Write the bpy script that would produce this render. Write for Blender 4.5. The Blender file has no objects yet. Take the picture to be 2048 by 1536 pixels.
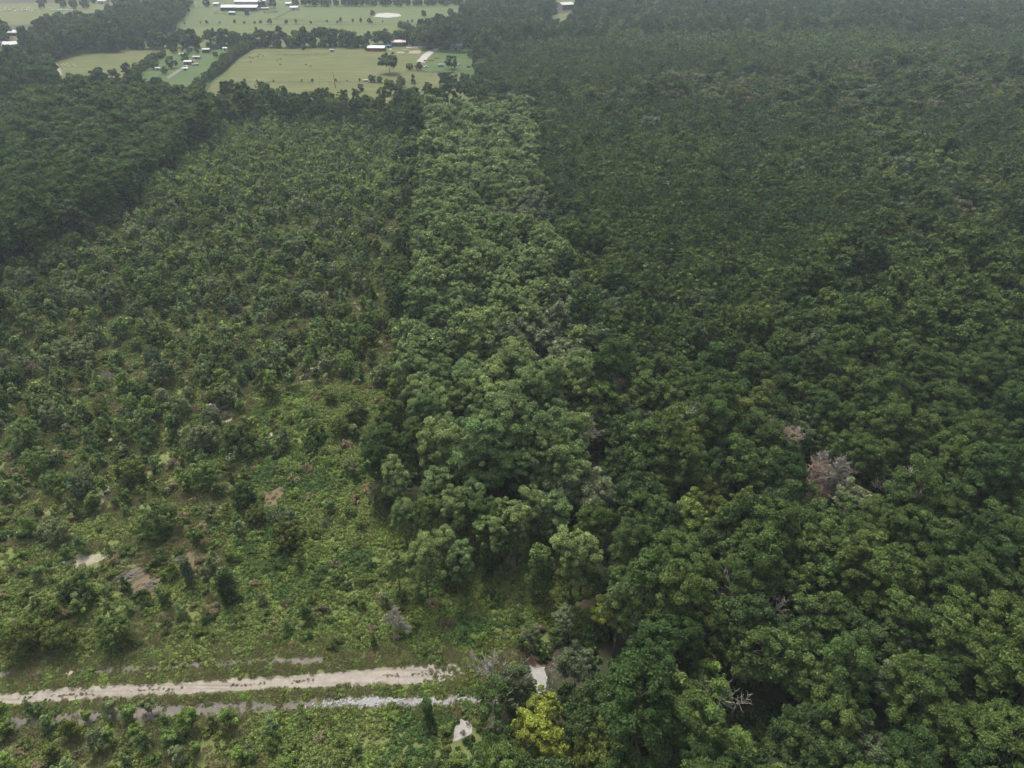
import bpy, math, random
import numpy as np
from mathutils import Vector
from mathutils.geometry import tessellate_polygon
R_ = math.radians
rnd = random.Random(7)
S = bpy.context.scene

# ------------------------------------------------------------------ camera, light, exposure
CH, PITCH, F = 120.0, R_(34.0), 1420.0          # camera height (m), downward pitch, focal length in photo pixels
cam = bpy.data.cameras.new('camera'); camo = bpy.data.objects.new('camera', cam); S.collection.objects.link(camo)
cam.sensor_width = 36; cam.lens = F / 2048 * 36; cam.clip_start = 0.5; cam.clip_end = 20000
camo.location = (0, 0, CH); camo.rotation_euler = (math.pi / 2 - PITCH, 0, 0)
S.camera = camo
SUN_EL, SUN_AZ = R_(62), R_(-25)                # azimuth from +Y towards +X
w = bpy.data.worlds.new('World'); S.world = w; w.use_nodes = True
nt = w.node_tree; bg = nt.nodes['Background']
sky = nt.nodes.new('ShaderNodeTexSky'); sky.sky_type = 'NISHITA'; sky.sun_disc = False
sky.sun_elevation = SUN_EL; sky.sun_rotation = SUN_AZ; sky.dust_density = 6; sky.air_density = 1.2; sky.ozone_density = 1.0
hs = nt.nodes.new('ShaderNodeHueSaturation'); hs.inputs['Saturation'].default_value = 0.45
nt.links.new(sky.outputs[0], hs.inputs['Color']); nt.links.new(hs.outputs[0], bg.inputs['Color'])
bg.inputs['Strength'].default_value = 0.15
sl = bpy.data.lights.new('sun', 'SUN'); sl.energy = 2.0; sl.angle = R_(14); sl.color = (1, .96, .9)
so = bpy.data.objects.new('sun', sl); S.collection.objects.link(so)
sd = Vector((math.sin(SUN_AZ) * math.cos(SUN_EL), math.cos(SUN_AZ) * math.cos(SUN_EL), math.sin(SUN_EL)))
so.rotation_euler = sd.to_track_quat('Z', 'Y').to_euler()
S.view_settings.view_transform = 'Standard'; S.view_settings.look = 'None'
S.view_settings.exposure = 0.95; S.view_settings.gamma = 1
S.cycles.max_bounces = 5; S.cycles.diffuse_bounces = 3; S.cycles.glossy_bounces = 1
S.cycles.transmission_bounces = 2; S.cycles.volume_bounces = 0; S.cycles.transparent_max_bounces = 4

# ------------------------------------------------------------------ projection helpers (photo pixels of a 2048 x 1536 frame)
cp, sp_ = math.cos(PITCH), math.sin(PITCH)
def G(px, py, z=0.0):
    dx, dy, dz = px - 1024, F * cp + (768 - py) * sp_, -F * sp_ + (768 - py) * cp
    t = (z - CH) / dz
    return (dx * t, dy * t, z)
def proj(X, Y, Z):
    X = np.asarray(X, float); Y = np.asarray(Y, float); Z = np.asarray(Z, float) - CH
    d = Y * cp - Z * sp_; v = Y * sp_ + Z * cp
    return 1024 + F * X / d, 768 - F * v / d, d
def mpp(px, py):                                # metres per photo pixel, across, at that ground point
    x, y, z = G(px, py); return float(proj(x, y, 0)[2]) / F

# ------------------------------------------------------------------ small tools
def inpoly(px, py, poly):
    px = np.asarray(px); py = np.asarray(py); r = np.zeros(px.shape, bool); n = len(poly)
    for i in range(n):
        x1, y1 = poly[i]; x2, y2 = poly[(i + 1) % n]
        if y1 == y2: continue
        c = ((y1 > py) != (y2 > py)) & (px < (x2 - x1) * (py - y1) / (y2 - y1) + x1)
        r ^= c
    return r
_tab = np.random.RandomState(3).rand(256, 256)
def vnoise(x, y, s):
    x = np.asarray(x) / s + 1000; y = np.asarray(y) / s + 1000
    xi = np.floor(x).astype(int); yi = np.floor(y).astype(int); fx = x - xi; fy = y - yi
    fx = fx * fx * (3 - 2 * fx); fy = fy * fy * (3 - 2 * fy)
    g = lambda a, b: _tab[a % 256, b % 256]
    return (g(xi, yi) * (1 - fx) + g(xi + 1, yi) * fx) * (1 - fy) + (g(xi, yi + 1) * (1 - fx) + g(xi + 1, yi + 1) * fx) * fy

def mk(name, parent=None, data=None, loc=(0, 0, 0), rz=0, label=None, cat=None, group=None, kind=None):
    o = bpy.data.objects.new(name, data); S.collection.objects.link(o)
    if parent: o.parent = parent
    o.location = loc; o.rotation_euler = (0, 0, rz)
    if label: o['label'] = label
    if cat: o['category'] = cat
    if group: o['group'] = group
    if kind: o['kind'] = kind
    return o

# ------------------------------------------------------------------ materials
def node_mat(name, rough=.8, spec=.2):
    m = bpy.data.materials.new(name); m.use_nodes = True; t = m.node_tree; b = t.nodes['Principled BSDF']
    b.inputs['Roughness'].default_value = rough; b.inputs['Specular IOR Level'].default_value = spec
    return m, t, b
def mixc(t, fac, a, b, mode='MIX'):
    n = t.nodes.new('ShaderNodeMix'); n.data_type = 'RGBA'; n.blend_type = mode
    for i, v in ((0, fac), (6, a), (7, b)):
        if isinstance(v, (int, float)): n.inputs[i].default_value = v
        elif isinstance(v, tuple): n.inputs[i].default_value = (*v, 1) if len(v) == 3 else v
        else: t.links.new(v, n.inputs[i])
    return n.outputs[2]
def noise(t, scale, detail=4, vec=None, rough=.6, dist=0):
    n = t.nodes.new('ShaderNodeTexNoise'); n.inputs['Scale'].default_value = scale; n.inputs['Detail'].default_value = detail
    n.inputs['Roughness'].default_value = rough; n.inputs['Distortion'].default_value = dist
    if vec: t.links.new(vec, n.inputs['Vector'])
    return n.outputs['Fac']
def ramp(t, fac, lo, hi):
    n = t.nodes.new('ShaderNodeMapRange'); n.inputs[1].default_value = lo; n.inputs[2].default_value = hi
    t.links.new(fac, n.inputs[0]); return n.outputs[0]
def coords(t, scale=(1, 1, 1), rot=0):
    g = t.nodes.new('ShaderNodeNewGeometry'); mp = t.nodes.new('ShaderNodeMapping')
    mp.inputs['Scale'].default_value = scale; mp.inputs['Rotation'].default_value = (0, 0, rot)
    t.links.new(g.outputs['Position'], mp.inputs['Vector']); return mp.outputs[0]
def leaf_mat(name, a, b, amount=.85):
    m, t, bs = node_mat(name, .7, .04)
    oi = t.nodes.new('ShaderNodeObjectInfo'); at = t.nodes.new('ShaderNodeAttribute'); at.attribute_name = 'tint'
    c = mixc(t, oi.outputs['Random'], a, b)
    mm = t.nodes.new('ShaderNodeVectorMath'); mm.operation = 'SCALE'
    t.links.new(c, mm.inputs[0]); t.links.new(at.outputs['Fac'], mm.inputs['Scale'])
    t.links.new(mm.outputs[0], bs.inputs['Base Color'])
    tr = t.nodes.new('ShaderNodeBsdfTranslucent'); t.links.new(mm.outputs[0], tr.inputs['Color'])
    ms = t.nodes.new('ShaderNodeMixShader'); ms.inputs[0].default_value = .32
    t.links.new(bs.outputs[0], ms.inputs[1]); t.links.new(tr.outputs[0], ms.inputs[2])
    t.links.new(ms.outputs[0], t.nodes['Material Output'].inputs['Surface'])
    return m
def plain(name, c, c2=None, scale=1.0, rough=.8, metal=0, spec=.2):
    m, t, b = node_mat(name, rough, spec); b.inputs['Metallic'].default_value = metal
    c2 = c2 or tuple(x * .75 for x in c)
    t.links.new(mixc(t, noise(t, scale, 5, coords(t)), c, c2), b.inputs['Base Color'])
    return m
LM = {
 'pine_dark':   leaf_mat('pine_dark', (.037, .068, .021), (.046, .080, .024)),
 'pine_mid':    leaf_mat('pine_mid', (.056, .092, .026), (.070, .105, .029)),
 'pine_olive':  leaf_mat('pine_olive', (.066, .106, .028), (.084, .118, .032)),
 'pine_light':  leaf_mat('pine_light', (.138, .192, .066), (.162, .210, .072)),  # lighter pine green, raised so leaf colour carries the stand's brightening
 'pine_fresh':  leaf_mat('pine_fresh', (.108, .165, .060), (.130, .180, .064)),  # greener pine with the same brightening put into its leaf colour
 'br_dark':     leaf_mat('broadleaf_dark', (.043, .072, .024), (.058, .086, .028)),
 'br_grey':     leaf_mat('broadleaf_grey', (.078, .110, .052), (.094, .122, .058)),
 'br_olive':    leaf_mat('broadleaf_olive', (.082, .112, .028), (.104, .128, .032)),
 'br_mid':      leaf_mat('broadleaf_mid', (.068, .108, .032), (.088, .126, .036)),
 'br_bright':   leaf_mat('broadleaf_bright', (.125, .190, .046), (.155, .210, .052)),
 'br_fresh':    leaf_mat('broadleaf_fresh', (.118, .180, .052), (.145, .200, .058)),
 'br_sage':     leaf_mat('broadleaf_sage', (.140, .178, .076), (.160, .192, .084)),
 'br_brown':    leaf_mat('broadleaf_brown', (.115, .118, .062), (.130, .122, .064)),
 'br_yellow':   leaf_mat('broadleaf_yellow', (.225, .250, .042), (.185, .225, .042)),
 'br_pale':     leaf_mat('broadleaf_pale', (.145, .178, .090), (.165, .190, .096)),
 'vine':        leaf_mat('vine_leaf', (.054, .098, .029), (.068, .114, .032)),
 'bramble':     leaf_mat('bramble_leaf', (.108, .150, .044), (.145, .175, .050)),
 'grass':       leaf_mat('grass_blade', (.145, .160, .062), (.190, .190, .085)),
 'tan':         leaf_mat('dry_grass', (.220, .190, .100), (.185, .160, .085)),
 'twig':        leaf_mat('dry_leaf', (.220, .150, .095), (.180, .120, .080)),
}
BARK = plain('bark', (.060, .045, .034), (.110, .085, .065), 3)
PALEBARK = plain('pale_bark', (.26, .23, .20), (.16, .14, .12), 3)
DEADWOOD = plain('dead_wood', (.22, .205, .17), (.15, .135, .11), 2)
PINKWOOD = plain('dead_twigs', (.22, .165, .125), (.16, .12, .09), 2)

# ------------------------------------------------------------------ mesh builders
class MB:
    def __init__(s): s.V = []; s.F = []; s.M = []; s.T = []; s.n = 0
    def add(s, V, F, mat=0, tint=None):
        V = np.asarray(V, float).reshape(-1, 3)
        s.F += [tuple(int(i) + s.n for i in f) for f in F]; s.M += [mat] * len(F)
        s.T.append(np.ones(len(V)) if tint is None else np.asarray(tint)); s.V.append(V); s.n += len(V)
    def quads(s, V, mat=0, tint=None):          # V: (N*4,3)
        k = len(V) // 4; s.add(V, (np.arange(k * 4).reshape(-1, 4)).tolist(), mat, tint)
    def box(s, x0, x1, y0, y1, z0, z1, mat=0):
        V = [(x, y, z) for z in (z0, z1) for x, y in ((x0, y0), (x1, y0), (x1, y1), (x0, y1))]
        s.add(V, [(0, 3, 2, 1), (4, 5, 6, 7), (0, 1, 5, 4), (1, 2, 6, 5), (2, 3, 7, 6), (3, 0, 4, 7)], mat)
    def tube(s, pts, rad, n=6, mat=0):
        P = [Vector(p) for p in pts]; V = []; F = []
        for i, p in enumerate(P):
            d = (P[min(i + 1, len(P) - 1)] - P[max(i - 1, 0)]).normalized()
            a = d.orthogonal().normalized() if abs(d.z) < .9 else (Vector((1, 0, 0)) - d * d.x).normalized()
            b = d.cross(a)
            for k in range(n):
                t = 2 * math.pi * k / n; q = p + (a * math.cos(t) + b * math.sin(t)) * rad[i]; V.append(tuple(q))
        for i in range(len(P) - 1):
            for k in range(n):
                F.append((i * n + k, i * n + (k + 1) % n, (i + 1) * n + (k + 1) % n, (i + 1) * n + k))
        F.append(tuple(range(n))[::-1]); F.append(tuple((len(P) - 1) * n + k for k in range(n)))
        s.add(V, F, mat)
    def leaves(s, rng, C, rad, size, cover=1.3, squash=.8, mat=0, up=.35, jit=.55, var=.16, shape=.62, fill=.35):
        C = np.asarray(C, float); rad = np.asarray(rad, float)
        cnt = np.maximum(3, (cover * 4 * math.pi * rad ** 2 * .8 / (2 * size * size * shape)).astype(int))
        idx = np.repeat(np.arange(len(C)), cnt); N = len(idx)
        d = rng.randn(N, 3); d[:, 2] = np.where(rng.rand(N) < .7, np.abs(d[:, 2]), d[:, 2]); d /= np.linalg.norm(d, axis=1)[:, None]
        rr = rad[idx] * (1 - fill * rng.rand(N) ** 1.5) * (1 + .10 * rng.randn(N))
        P = C[idx] + d * rr[:, None] * np.array([1, 1, squash])
        nn = d + jit * rng.randn(N, 3); nn[:, 2] += up; nn /= np.linalg.norm(nn, axis=1)[:, None]
        a = np.cross(nn, rng.randn(N, 3)); a /= np.linalg.norm(a, axis=1)[:, None]; b = np.cross(nn, a)
        sz = size * (.65 + .7 * rng.rand(N))[:, None]
        V = np.stack([P - a * sz, P - b * sz * shape, P + a * sz, P + b * sz * shape], 1).reshape(-1, 3)
        pt = 1 + var * rng.randn(len(C)); t = np.clip(pt[idx] * (1 + .30 * rng.randn(N)), .3, 2.1)
        s.quads(V, mat, np.repeat(t, 4))
    def mesh(s, name, mats, smooth=False):
        me = bpy.data.meshes.new(name); V = np.concatenate(s.V); me.from_pydata(V.tolist(), [], s.F)
        for m in mats: me.materials.append(m)
        me.polygons.foreach_set('material_index', s.M)
        a = me.attributes.new('tint', 'FLOAT', 'POINT'); a.data.foreach_set('value', np.concatenate(s.T).astype(np.float32))
        if smooth: me.polygons.foreach_set('use_smooth', [True] * len(me.polygons))
        me.update(); return me

LOD = {'hi': (.21, 1.35), 'mid': (.38, 1.45), 'lo': (.66, 1.6), 'far': (1.0, 1.7)}
def trunk(mb, rng, H, r0, puffs, nl, mat=0, top=.9, lean=.02, z0=.4, sides=7):
    pts = [(H * lean * math.sin(k * 1.3) * k, H * lean * math.cos(k * 1.9) * .6 * k, H * top * k / 5) for k in range(6)]
    mb.tube(pts, [r0 * (1.25 if k == 0 else 1 - k * .15) for k in range(6)], sides, mat)
    if nl and len(puffs):
        for j in rng.choice(len(puffs), min(nl, len(puffs)), replace=False):
            p = puffs[j]; zz = max(H * z0, p[2] - H * (.06 + .12 * rng.rand())); k = min(4, int(zz / (H * top / 5))); f = zz / (H * top / 5) - k
            q = [pts[k][i] * (1 - f) + pts[k + 1][i] * f for i in range(3)]
            mid = [(q[i] + p[i]) / 2 + rng.randn() * .25 for i in range(3)]
            mb.tube([q, mid, tuple(p)], [r0 * .36, r0 * .22, r0 * .09], 4, mat)
def build_tree(kind, seed, lod):
    rng = np.random.RandomState(seed); ls, cov = LOD[lod]; crown = MB(); tr = MB(); nl = {'hi': 14, 'mid': 9, 'lo': 4, 'far': 0}[lod]
    if kind in ('pine', 'plant', 'tallpine'):
        H, Rr, base, n = {'pine': (20, 4.2, .46, 96), 'plant': (15, 2.8, .40, 40), 'tallpine': (21, 3.7, .62, 62)}[kind]
        big = lod in ('lo', 'far')
        if big: n = int(n * .62)
        t = rng.rand(n) ** .8; az = rng.rand(n) * 6.283; prof = Rr * np.sqrt(np.clip(1 - ((t - .36) / .74) ** 2, .05, 1))
        asym = 1 + .22 * np.sin(az * 2 + seed) + .12 * np.sin(az * 3 + 2 * seed)
        rr = prof * np.sqrt(.12 + .88 * rng.rand(n)) * asym
        C = np.stack([rr * np.cos(az), rr * np.sin(az), H * (base + (1 - base) * t) - Rr * .15], 1)
        rad = Rr * (.10 + .17 * rng.rand(n) ** 1.4) * (1.45 if big else 1)
        crown.leaves(rng, C, rad, ls, cov, .75, var=.19, up=.4, jit=.58 if big else .75, shape=.42 if lod == 'hi' else .6)
        trunk(tr, rng, H, .24 if kind != 'plant' else .15, C, nl, 0, .93, .004, base)
    elif kind in ('broad', 'oak', 'bushy'):
        H, Rr = {'broad': (16, 4.6), 'oak': (14, 7.0), 'bushy': (11, 3.9)}[kind]
        n = 150 if kind == 'oak' else 104; big = lod in ('lo', 'far')
        if big: n //= 2
        d = rng.randn(n, 3); d[:, 2] = np.abs(d[:, 2]) - .25 * rng.rand(n); d /= np.linalg.norm(d, axis=1)[:, None]
        az = np.arctan2(d[:, 1], d[:, 0]); lump = 1 + .2 * np.sin(az * 2 + seed * 1.7) + .14 * np.sin(az * 3 + seed) + .12 * rng.randn(n)
        f = (.55 + .45 * rng.rand(n) ** .6) * lump
        C = np.stack([d[:, 0] * Rr * f, d[:, 1] * Rr * f, H * .56 + d[:, 2] * H * .38 * f], 1)
        if kind == 'bushy': C[:, 2] = np.clip(H * .46 + rng.uniform(-1, 1, n) * H * .42 * np.sqrt(np.clip(1 - (np.hypot(C[:, 0], C[:, 1]) / Rr / 1.25) ** 2, .05, 1)), .6, H)
        rad = Rr * (.095 + .15 * rng.rand(n) ** 1.4) * (1.5 if big else 1)
        crown.leaves(rng, C, rad, ls, cov, .8, var=.12, up=.25, jit=.5 if big else .7)
        trunk(tr, rng, H, .3 if kind != 'bushy' else .18, C, nl + (8 if kind != 'bushy' else 0), 0, .7, .008, .25)
    elif kind == 'column':
        H = 13; n = 44; t = rng.rand(n); az = rng.rand(n) * 6.283
        rr = (2.2 - .9 * t) * np.sqrt(rng.rand(n)); C = np.stack([rr * np.cos(az), rr * np.sin(az), .8 + t * (H - 1.4)], 1)
        crown.leaves(rng, C, .7 + .5 * rng.rand(n), ls, cov, 1.0, var=.12, up=.1, jit=.7); trunk(tr, rng, H, .22, C, 3, 0, .95)
    elif kind == 'young':                        # young pine, cone
        H = 6; n = 26; t = rng.rand(n) ** 1.1; az = rng.rand(n) * 6.283
        rr = (1.35 * (1 - t) ** .8 + .12) * (.5 + .5 * rng.rand(n)); C = np.stack([rr * np.cos(az), rr * np.sin(az), .5 + t * (H - .7)], 1)
        crown.leaves(rng, C, .32 + .28 * (1 - t), ls * .8, cov, .9, var=.13, up=.35); trunk(tr, rng, H, .08, C, 0, 0, .95, sides=5)
    elif kind == 'sapling':                      # young broadleaf
        H = 6.5; n = 30; d = rng.randn(n, 3); d /= np.linalg.norm(d, axis=1)[:, None]; f = .45 + .6 * rng.rand(n)
        az = np.arctan2(d[:, 1], d[:, 0]); f *= 1 + .2 * np.sin(2 * az + seed)
        C = np.stack([d[:, 0] * 1.7 * f, d[:, 1] * 1.7 * f, H * .56 + d[:, 2] * H * .42 * f], 1)
        crown.leaves(rng, C, .42 + .32 * rng.rand(n), ls * .85, cov, .85, var=.15, up=.2, jit=.75); trunk(tr, rng, H, .1, C, min(nl, 5), 0, .8, .01, .15, 5)
    elif kind == 'shrub':
        n = 13; az = rng.rand(n) * 6.283; rr = 1.25 * np.sqrt(rng.rand(n)); asy = 1 + .35 * np.sin(az + seed)
        C = np.stack([rr * np.cos(az) * asy, rr * np.sin(az), .35 + 1.2 * rng.rand(n) * (1.4 - rr)], 1)
        crown.leaves(rng, C, .35 + .3 * rng.rand(n), ls * .75, cov, .85, var=.16, up=.3, jit=.75)
        for k in range(4): tr.tube([(0, 0, 0), tuple(C[k] * .5), tuple(C[k])], [.05, .03, .02], 4)
    return crown, tr
KH = {'bushy': 11, 'pine': 20, 'plant': 15, 'tallpine': 21, 'broad': 16, 'oak': 14, 'column': 13, 'young': 6, 'sapling': 6.5, 'shrub': 1.9}
KC = {'bushy': .5, 'pine': .72, 'plant': .7, 'tallpine': .78, 'broad': .62, 'oak': .55, 'column': .5, 'young': .5, 'sapling': .55, 'shrub': .5}
KW = {'bushy': 7.5, 'pine': 8.2, 'plant': 5.4, 'tallpine': 7, 'broad': 9.2, 'oak': 14, 'column': 4.2, 'young': 2.8, 'sapling': 3.6, 'shrub': 3}
NV = 6
_cache = {}
def protos(kind, v, lod):                        # (crown mesh, trunk mesh) for individual things
    k = (kind, v, lod)
    if k not in _cache:
        c, t = build_tree(kind, v * 17 + 5, lod)
        _cache[k] = (c.mesh(kind + '_crown', [LM['br_mid']]), t.mesh(kind + '_trunk', [BARK], True))
    return _cache[k]
_fc = {}
def stuffproto(kind, v, lod, tone):
    k = (kind, v, lod, tone)
    if k not in _fc:
        kk = (kind, v, lod)
        if kk not in _fc:
            c, t = build_tree(kind, v * 17 + 5, lod)
            if lod != 'far' or kind in ('pine', 'tallpine'): c.add(np.concatenate(t.V), t.F, 1)
            _fc[kk] = c.mesh(kind, [LM[tone], BARK])
        me = _fc[kk].copy(); me.materials[0] = LM[tone]; _fc[k] = me
    return _fc[k]

# ------------------------------------------------------------------ scatter: ONE object of uncountable stuff, by geometry nodes
def scatter(name, items, label, cat):            # items: list of (mesh, x, y, z, rot, scale)
    if not items: return
    meshes = []; ids = {}
    for it in items:
        if it[0].name not in ids: ids[it[0].name] = len(meshes); meshes.append(it[0])
    coll = bpy.data.collections.new(name + ' models')
    for i, me in enumerate(meshes): coll.objects.link(bpy.data.objects.new('%s_%03d' % (name, i), me))
    pm = bpy.data.meshes.new(name); pm.from_pydata([(i[1], i[2], i[3]) for i in items], [], [])
    a = pm.attributes.new('vi', 'INT', 'POINT'); a.data.foreach_set('value', [ids[i[0].name] for i in items])
    a = pm.attributes.new('rz', 'FLOAT', 'POINT'); a.data.foreach_set('value', [i[4] for i in items])
    a = pm.attributes.new('sc', 'FLOAT', 'POINT'); a.data.foreach_set('value', [i[5] for i in items])
    o = mk(name, None, pm, label=label, cat=cat, kind='stuff')
    g = bpy.data.node_groups.new(name, 'GeometryNodeTree')
    g.interface.new_socket('Geometry', in_out='INPUT', socket_type='NodeSocketGeometry')
    g.interface.new_socket('Geometry', in_out='OUTPUT', socket_type='NodeSocketGeometry')
    N = g.nodes; L = g.links; gi = N.new('NodeGroupInput'); go = N.new('NodeGroupOutput')
    ci = N.new('GeometryNodeCollectionInfo'); ci.inputs['Collection'].default_value = coll
    ci.inputs['Separate Children'].default_value = True; ci.inputs['Reset Children'].default_value = True
    ip = N.new('GeometryNodeInstanceOnPoints'); ip.inputs['Pick Instance'].default_value = True
    def attr(n, ty):
        q = N.new('GeometryNodeInputNamedAttribute'); q.data_type = ty; q.inputs[0].default_value = n; return q.outputs['Attribute']
    cx = N.new('ShaderNodeCombineXYZ'); L.new(attr('rz', 'FLOAT'), cx.inputs[2]); e2r = N.new('FunctionNodeEulerToRotation')
    L.new(cx.outputs[0], e2r.inputs[0]); sc = attr('sc', 'FLOAT'); cs = N.new('ShaderNodeCombineXYZ')
    for i in range(3): L.new(sc, cs.inputs[i])
    L.new(gi.outputs[0], ip.inputs['Points']); L.new(ci.outputs[0], ip.inputs['Instance'])
    L.new(attr('vi', 'INT'), ip.inputs['Instance Index']); L.new(e2r.outputs[0], ip.inputs['Rotation']); L.new(cs.outputs[0], ip.inputs['Scale'])
    L.new(ip.outputs[0], go.inputs[0])
    md = o.modifiers.new('scatter', 'NODES'); md.node_group = g
    return o

# ------------------------------------------------------------------ ground sheets
def polysheet(name, pts, z, mat, px=True, rag=.6, step=2.0, seed=1, label=None, kind='structure', cat=None):
    P = [G(*p)[:2] for p in pts] if px else pts
    out = []
    for i in range(len(P)):
        a = Vector(P[i]); b = Vector(P[(i + 1) % len(P)]); n = max(1, int((b - a).length / step)); d = (b - a)
        for k in range(n): out.append(a + d * (k / n))
    rg = np.random.RandomState(seed); o2 = []
    for i, p in enumerate(out):
        q = out[(i + 1) % len(out)]; d = (q - p).normalized() if (q - p).length else Vector((1, 0)); nr = Vector((-d.y, d.x))
        off = rag * ((vnoise(p.x, p.y, step * 4) - .5) * 2.2 + (vnoise(p.x + 50, p.y, step * 1.5) - .5) * 1.4 + rg.randn() * .22)
        o2.append(p + nr * float(off))
    V = [(p.x, p.y, z) for p in o2]
    T = tessellate_polygon([[Vector(v) for v in V]])
    me = bpy.data.meshes.new(name); me.from_pydata(V, [], [tuple(t) for t in T]); me.materials.append(mat)
    import bmesh
    bm = bmesh.new(); bm.from_mesh(me)
    for f in bm.faces:
        if f.normal.z < 0: f.normal_flip()
    bm.to_mesh(me); bm.free(); me.update()
    return mk(name, None, me, label=label, kind=kind, cat=cat)
def ground_mat(name, cols, scales=(.02, .15, 1.2), bump=.3, streak=None, rough=.9, spec=.1):
    m, t, b = node_mat(name, rough, spec); co = coords(t)
    c = mixc(t, ramp(t, noise(t, scales[0], 5, co), .38, .62), cols[0], cols[1])
    c = mixc(t, ramp(t, noise(t, scales[1], 6, co, .65), .42, .66), c, cols[2])
    if len(cols) > 3: c = mixc(t, ramp(t, noise(t, scales[2], 5, co, .7), .55, .75), c, cols[3])
    if streak:
        s = noise(t, 1, 5, coords(t, streak[0], streak[1]), .6); c = mixc(t, ramp(t, s, .5, .68), c, streak[2])
    t.links.new(c, b.inputs['Base Color'])
    bp = t.nodes.new('ShaderNodeBump'); bp.inputs['Strength'].default_value = bump; bp.inputs['Distance'].default_value = .3
    t.links.new(noise(t, scales[2] * 2, 6, co, .7), bp.inputs['Height']); t.links.new(bp.outputs[0], b.inputs['Normal'])
    return m
M_floor = ground_mat('forest_floor', [(.030, .032, .018), (.045, .036, .022), (.028, .040, .018), (.07, .05, .03)])
M_scrub = ground_mat('scrub_ground', [(.125, .155, .048), (.145, .150, .058), (.090, .122, .038), (.18, .155, .080)], (.05, .45, 5.0), .9)
M_mud = ground_mat('ditch_mud', [(.100, .086, .076), (.125, .110, .098), (.080, .078, .055), (.15, .135, .12)], (.1, .6, 3), .4, rough=.75, spec=.1)
M_wet = ground_mat('wet_clay', [(.095, .045, .018), (.075, .045, .028), (.11, .055, .02)], (.2, .8, 3), .2, rough=.25, spec=.5)
M_sand = ground_mat('track_sand', [(.215, .192, .160), (.175, .158, .130), (.245, .22, .188), (.13, .118, .085)], (.15, .7, 4), .5, streak=((.05, 1.5, 1), R_(4), (.145, .128, .10)))
M_palesand = ground_mat('pale_sand', [(.20, .185, .135), (.14, .14, .085), (.235, .22, .17), (.11, .12, .06)], (.2, .8, 3), .4)
M_redearth = ground_mat('brown_litter', [(.105, .082, .050), (.125, .088, .055), (.085, .080, .042)], (.2, .7, 3), .5)
M_water = ground_mat('murky_water', [(.22, .215, .195), (.17, .165, .15), (.25, .24, .22), (.12, .11, .10)], (.3, 1.2, 5), .3, rough=.6, spec=.15)
M_brown = ground_mat('brown_water', [(.070, .035, .018), (.055, .035, .02), (.09, .05, .03)], (.2, .6, 2), .05, rough=.15, spec=.5)
def past(name, a, b, c, d, st): return ground_mat(name, [a, b, c, d], (.012, .05, .25), .3, streak=((.025, .16, 1), R_(-8), tuple(v * 1.12 for v in st)))
M_p1 = past('pasture_tan', (0.062, 0.072, 0.021), (0.051, 0.066, 0.017), (0.074, 0.077, 0.027), (0.076, 0.069, 0.028), (0.086, 0.086, 0.035))
M_p2 = past('pasture_green', (0.051, 0.070, 0.019), (0.058, 0.073, 0.022), (0.046, 0.068, 0.019), (0.066, 0.075, 0.026), (0.062, 0.079, 0.026))
M_p3 = past('pasture_hay', (0.059, 0.075, 0.019), (0.053, 0.070, 0.018), (0.067, 0.078, 0.023), (0.057, 0.070, 0.019), (0.071, 0.082, 0.027))
M_lawn = past('lawn_green', (0.037, 0.063, 0.016), (0.044, 0.069, 0.018), (0.034, 0.060, 0.015), (0.055, 0.068, 0.022), (0.048, 0.071, 0.021))
M_gravel = ground_mat('gravel', [(.24, .225, .21), (.21, .195, .18), (.26, .24, .225)], (.1, .4, 2), .2)
M_pink = ground_mat('pink_earth', [(.20, .16, .125), (.17, .135, .105), (.215, .18, .145)], (.05, .2, 1), .2)

# the base sheet
bm_ = MB(); g = 24; ext = 4200
xs = np.linspace(-ext, ext, g + 1)
bm_.add([(x, y + 1400, 0) for y in xs for x in xs], [(j * (g + 1) + i, j * (g + 1) + i + 1, (j + 1) * (g + 1) + i + 1, (j + 1) * (g + 1) + i) for j in range(g) for i in range(g)])
mk('ground', None, bm_.mesh('ground', [M_floor]), label='dark forest floor under all the trees', kind='structure')
CUT = [(-900, 560), (0, 560), (85, 505), (137, 457), (190, 447), (240, 406), (280, 372), (308, 334), (342, 306), (400, 262), (440, 240), (850, 240), (850, 340), (815, 700), (790, 960), (830, 1010), (1000, 1020), (1180, 1060), (1190, 1255), (1085, 1290), (1040, 1330), (1010, 1410), (1010, 1536), (1000, 1900), (-1200, 1900)]
polysheet('scrub_ground', CUT, .02, M_scrub, rag=1.2, step=3, label='rough ground of the cut-over scrub')
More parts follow.
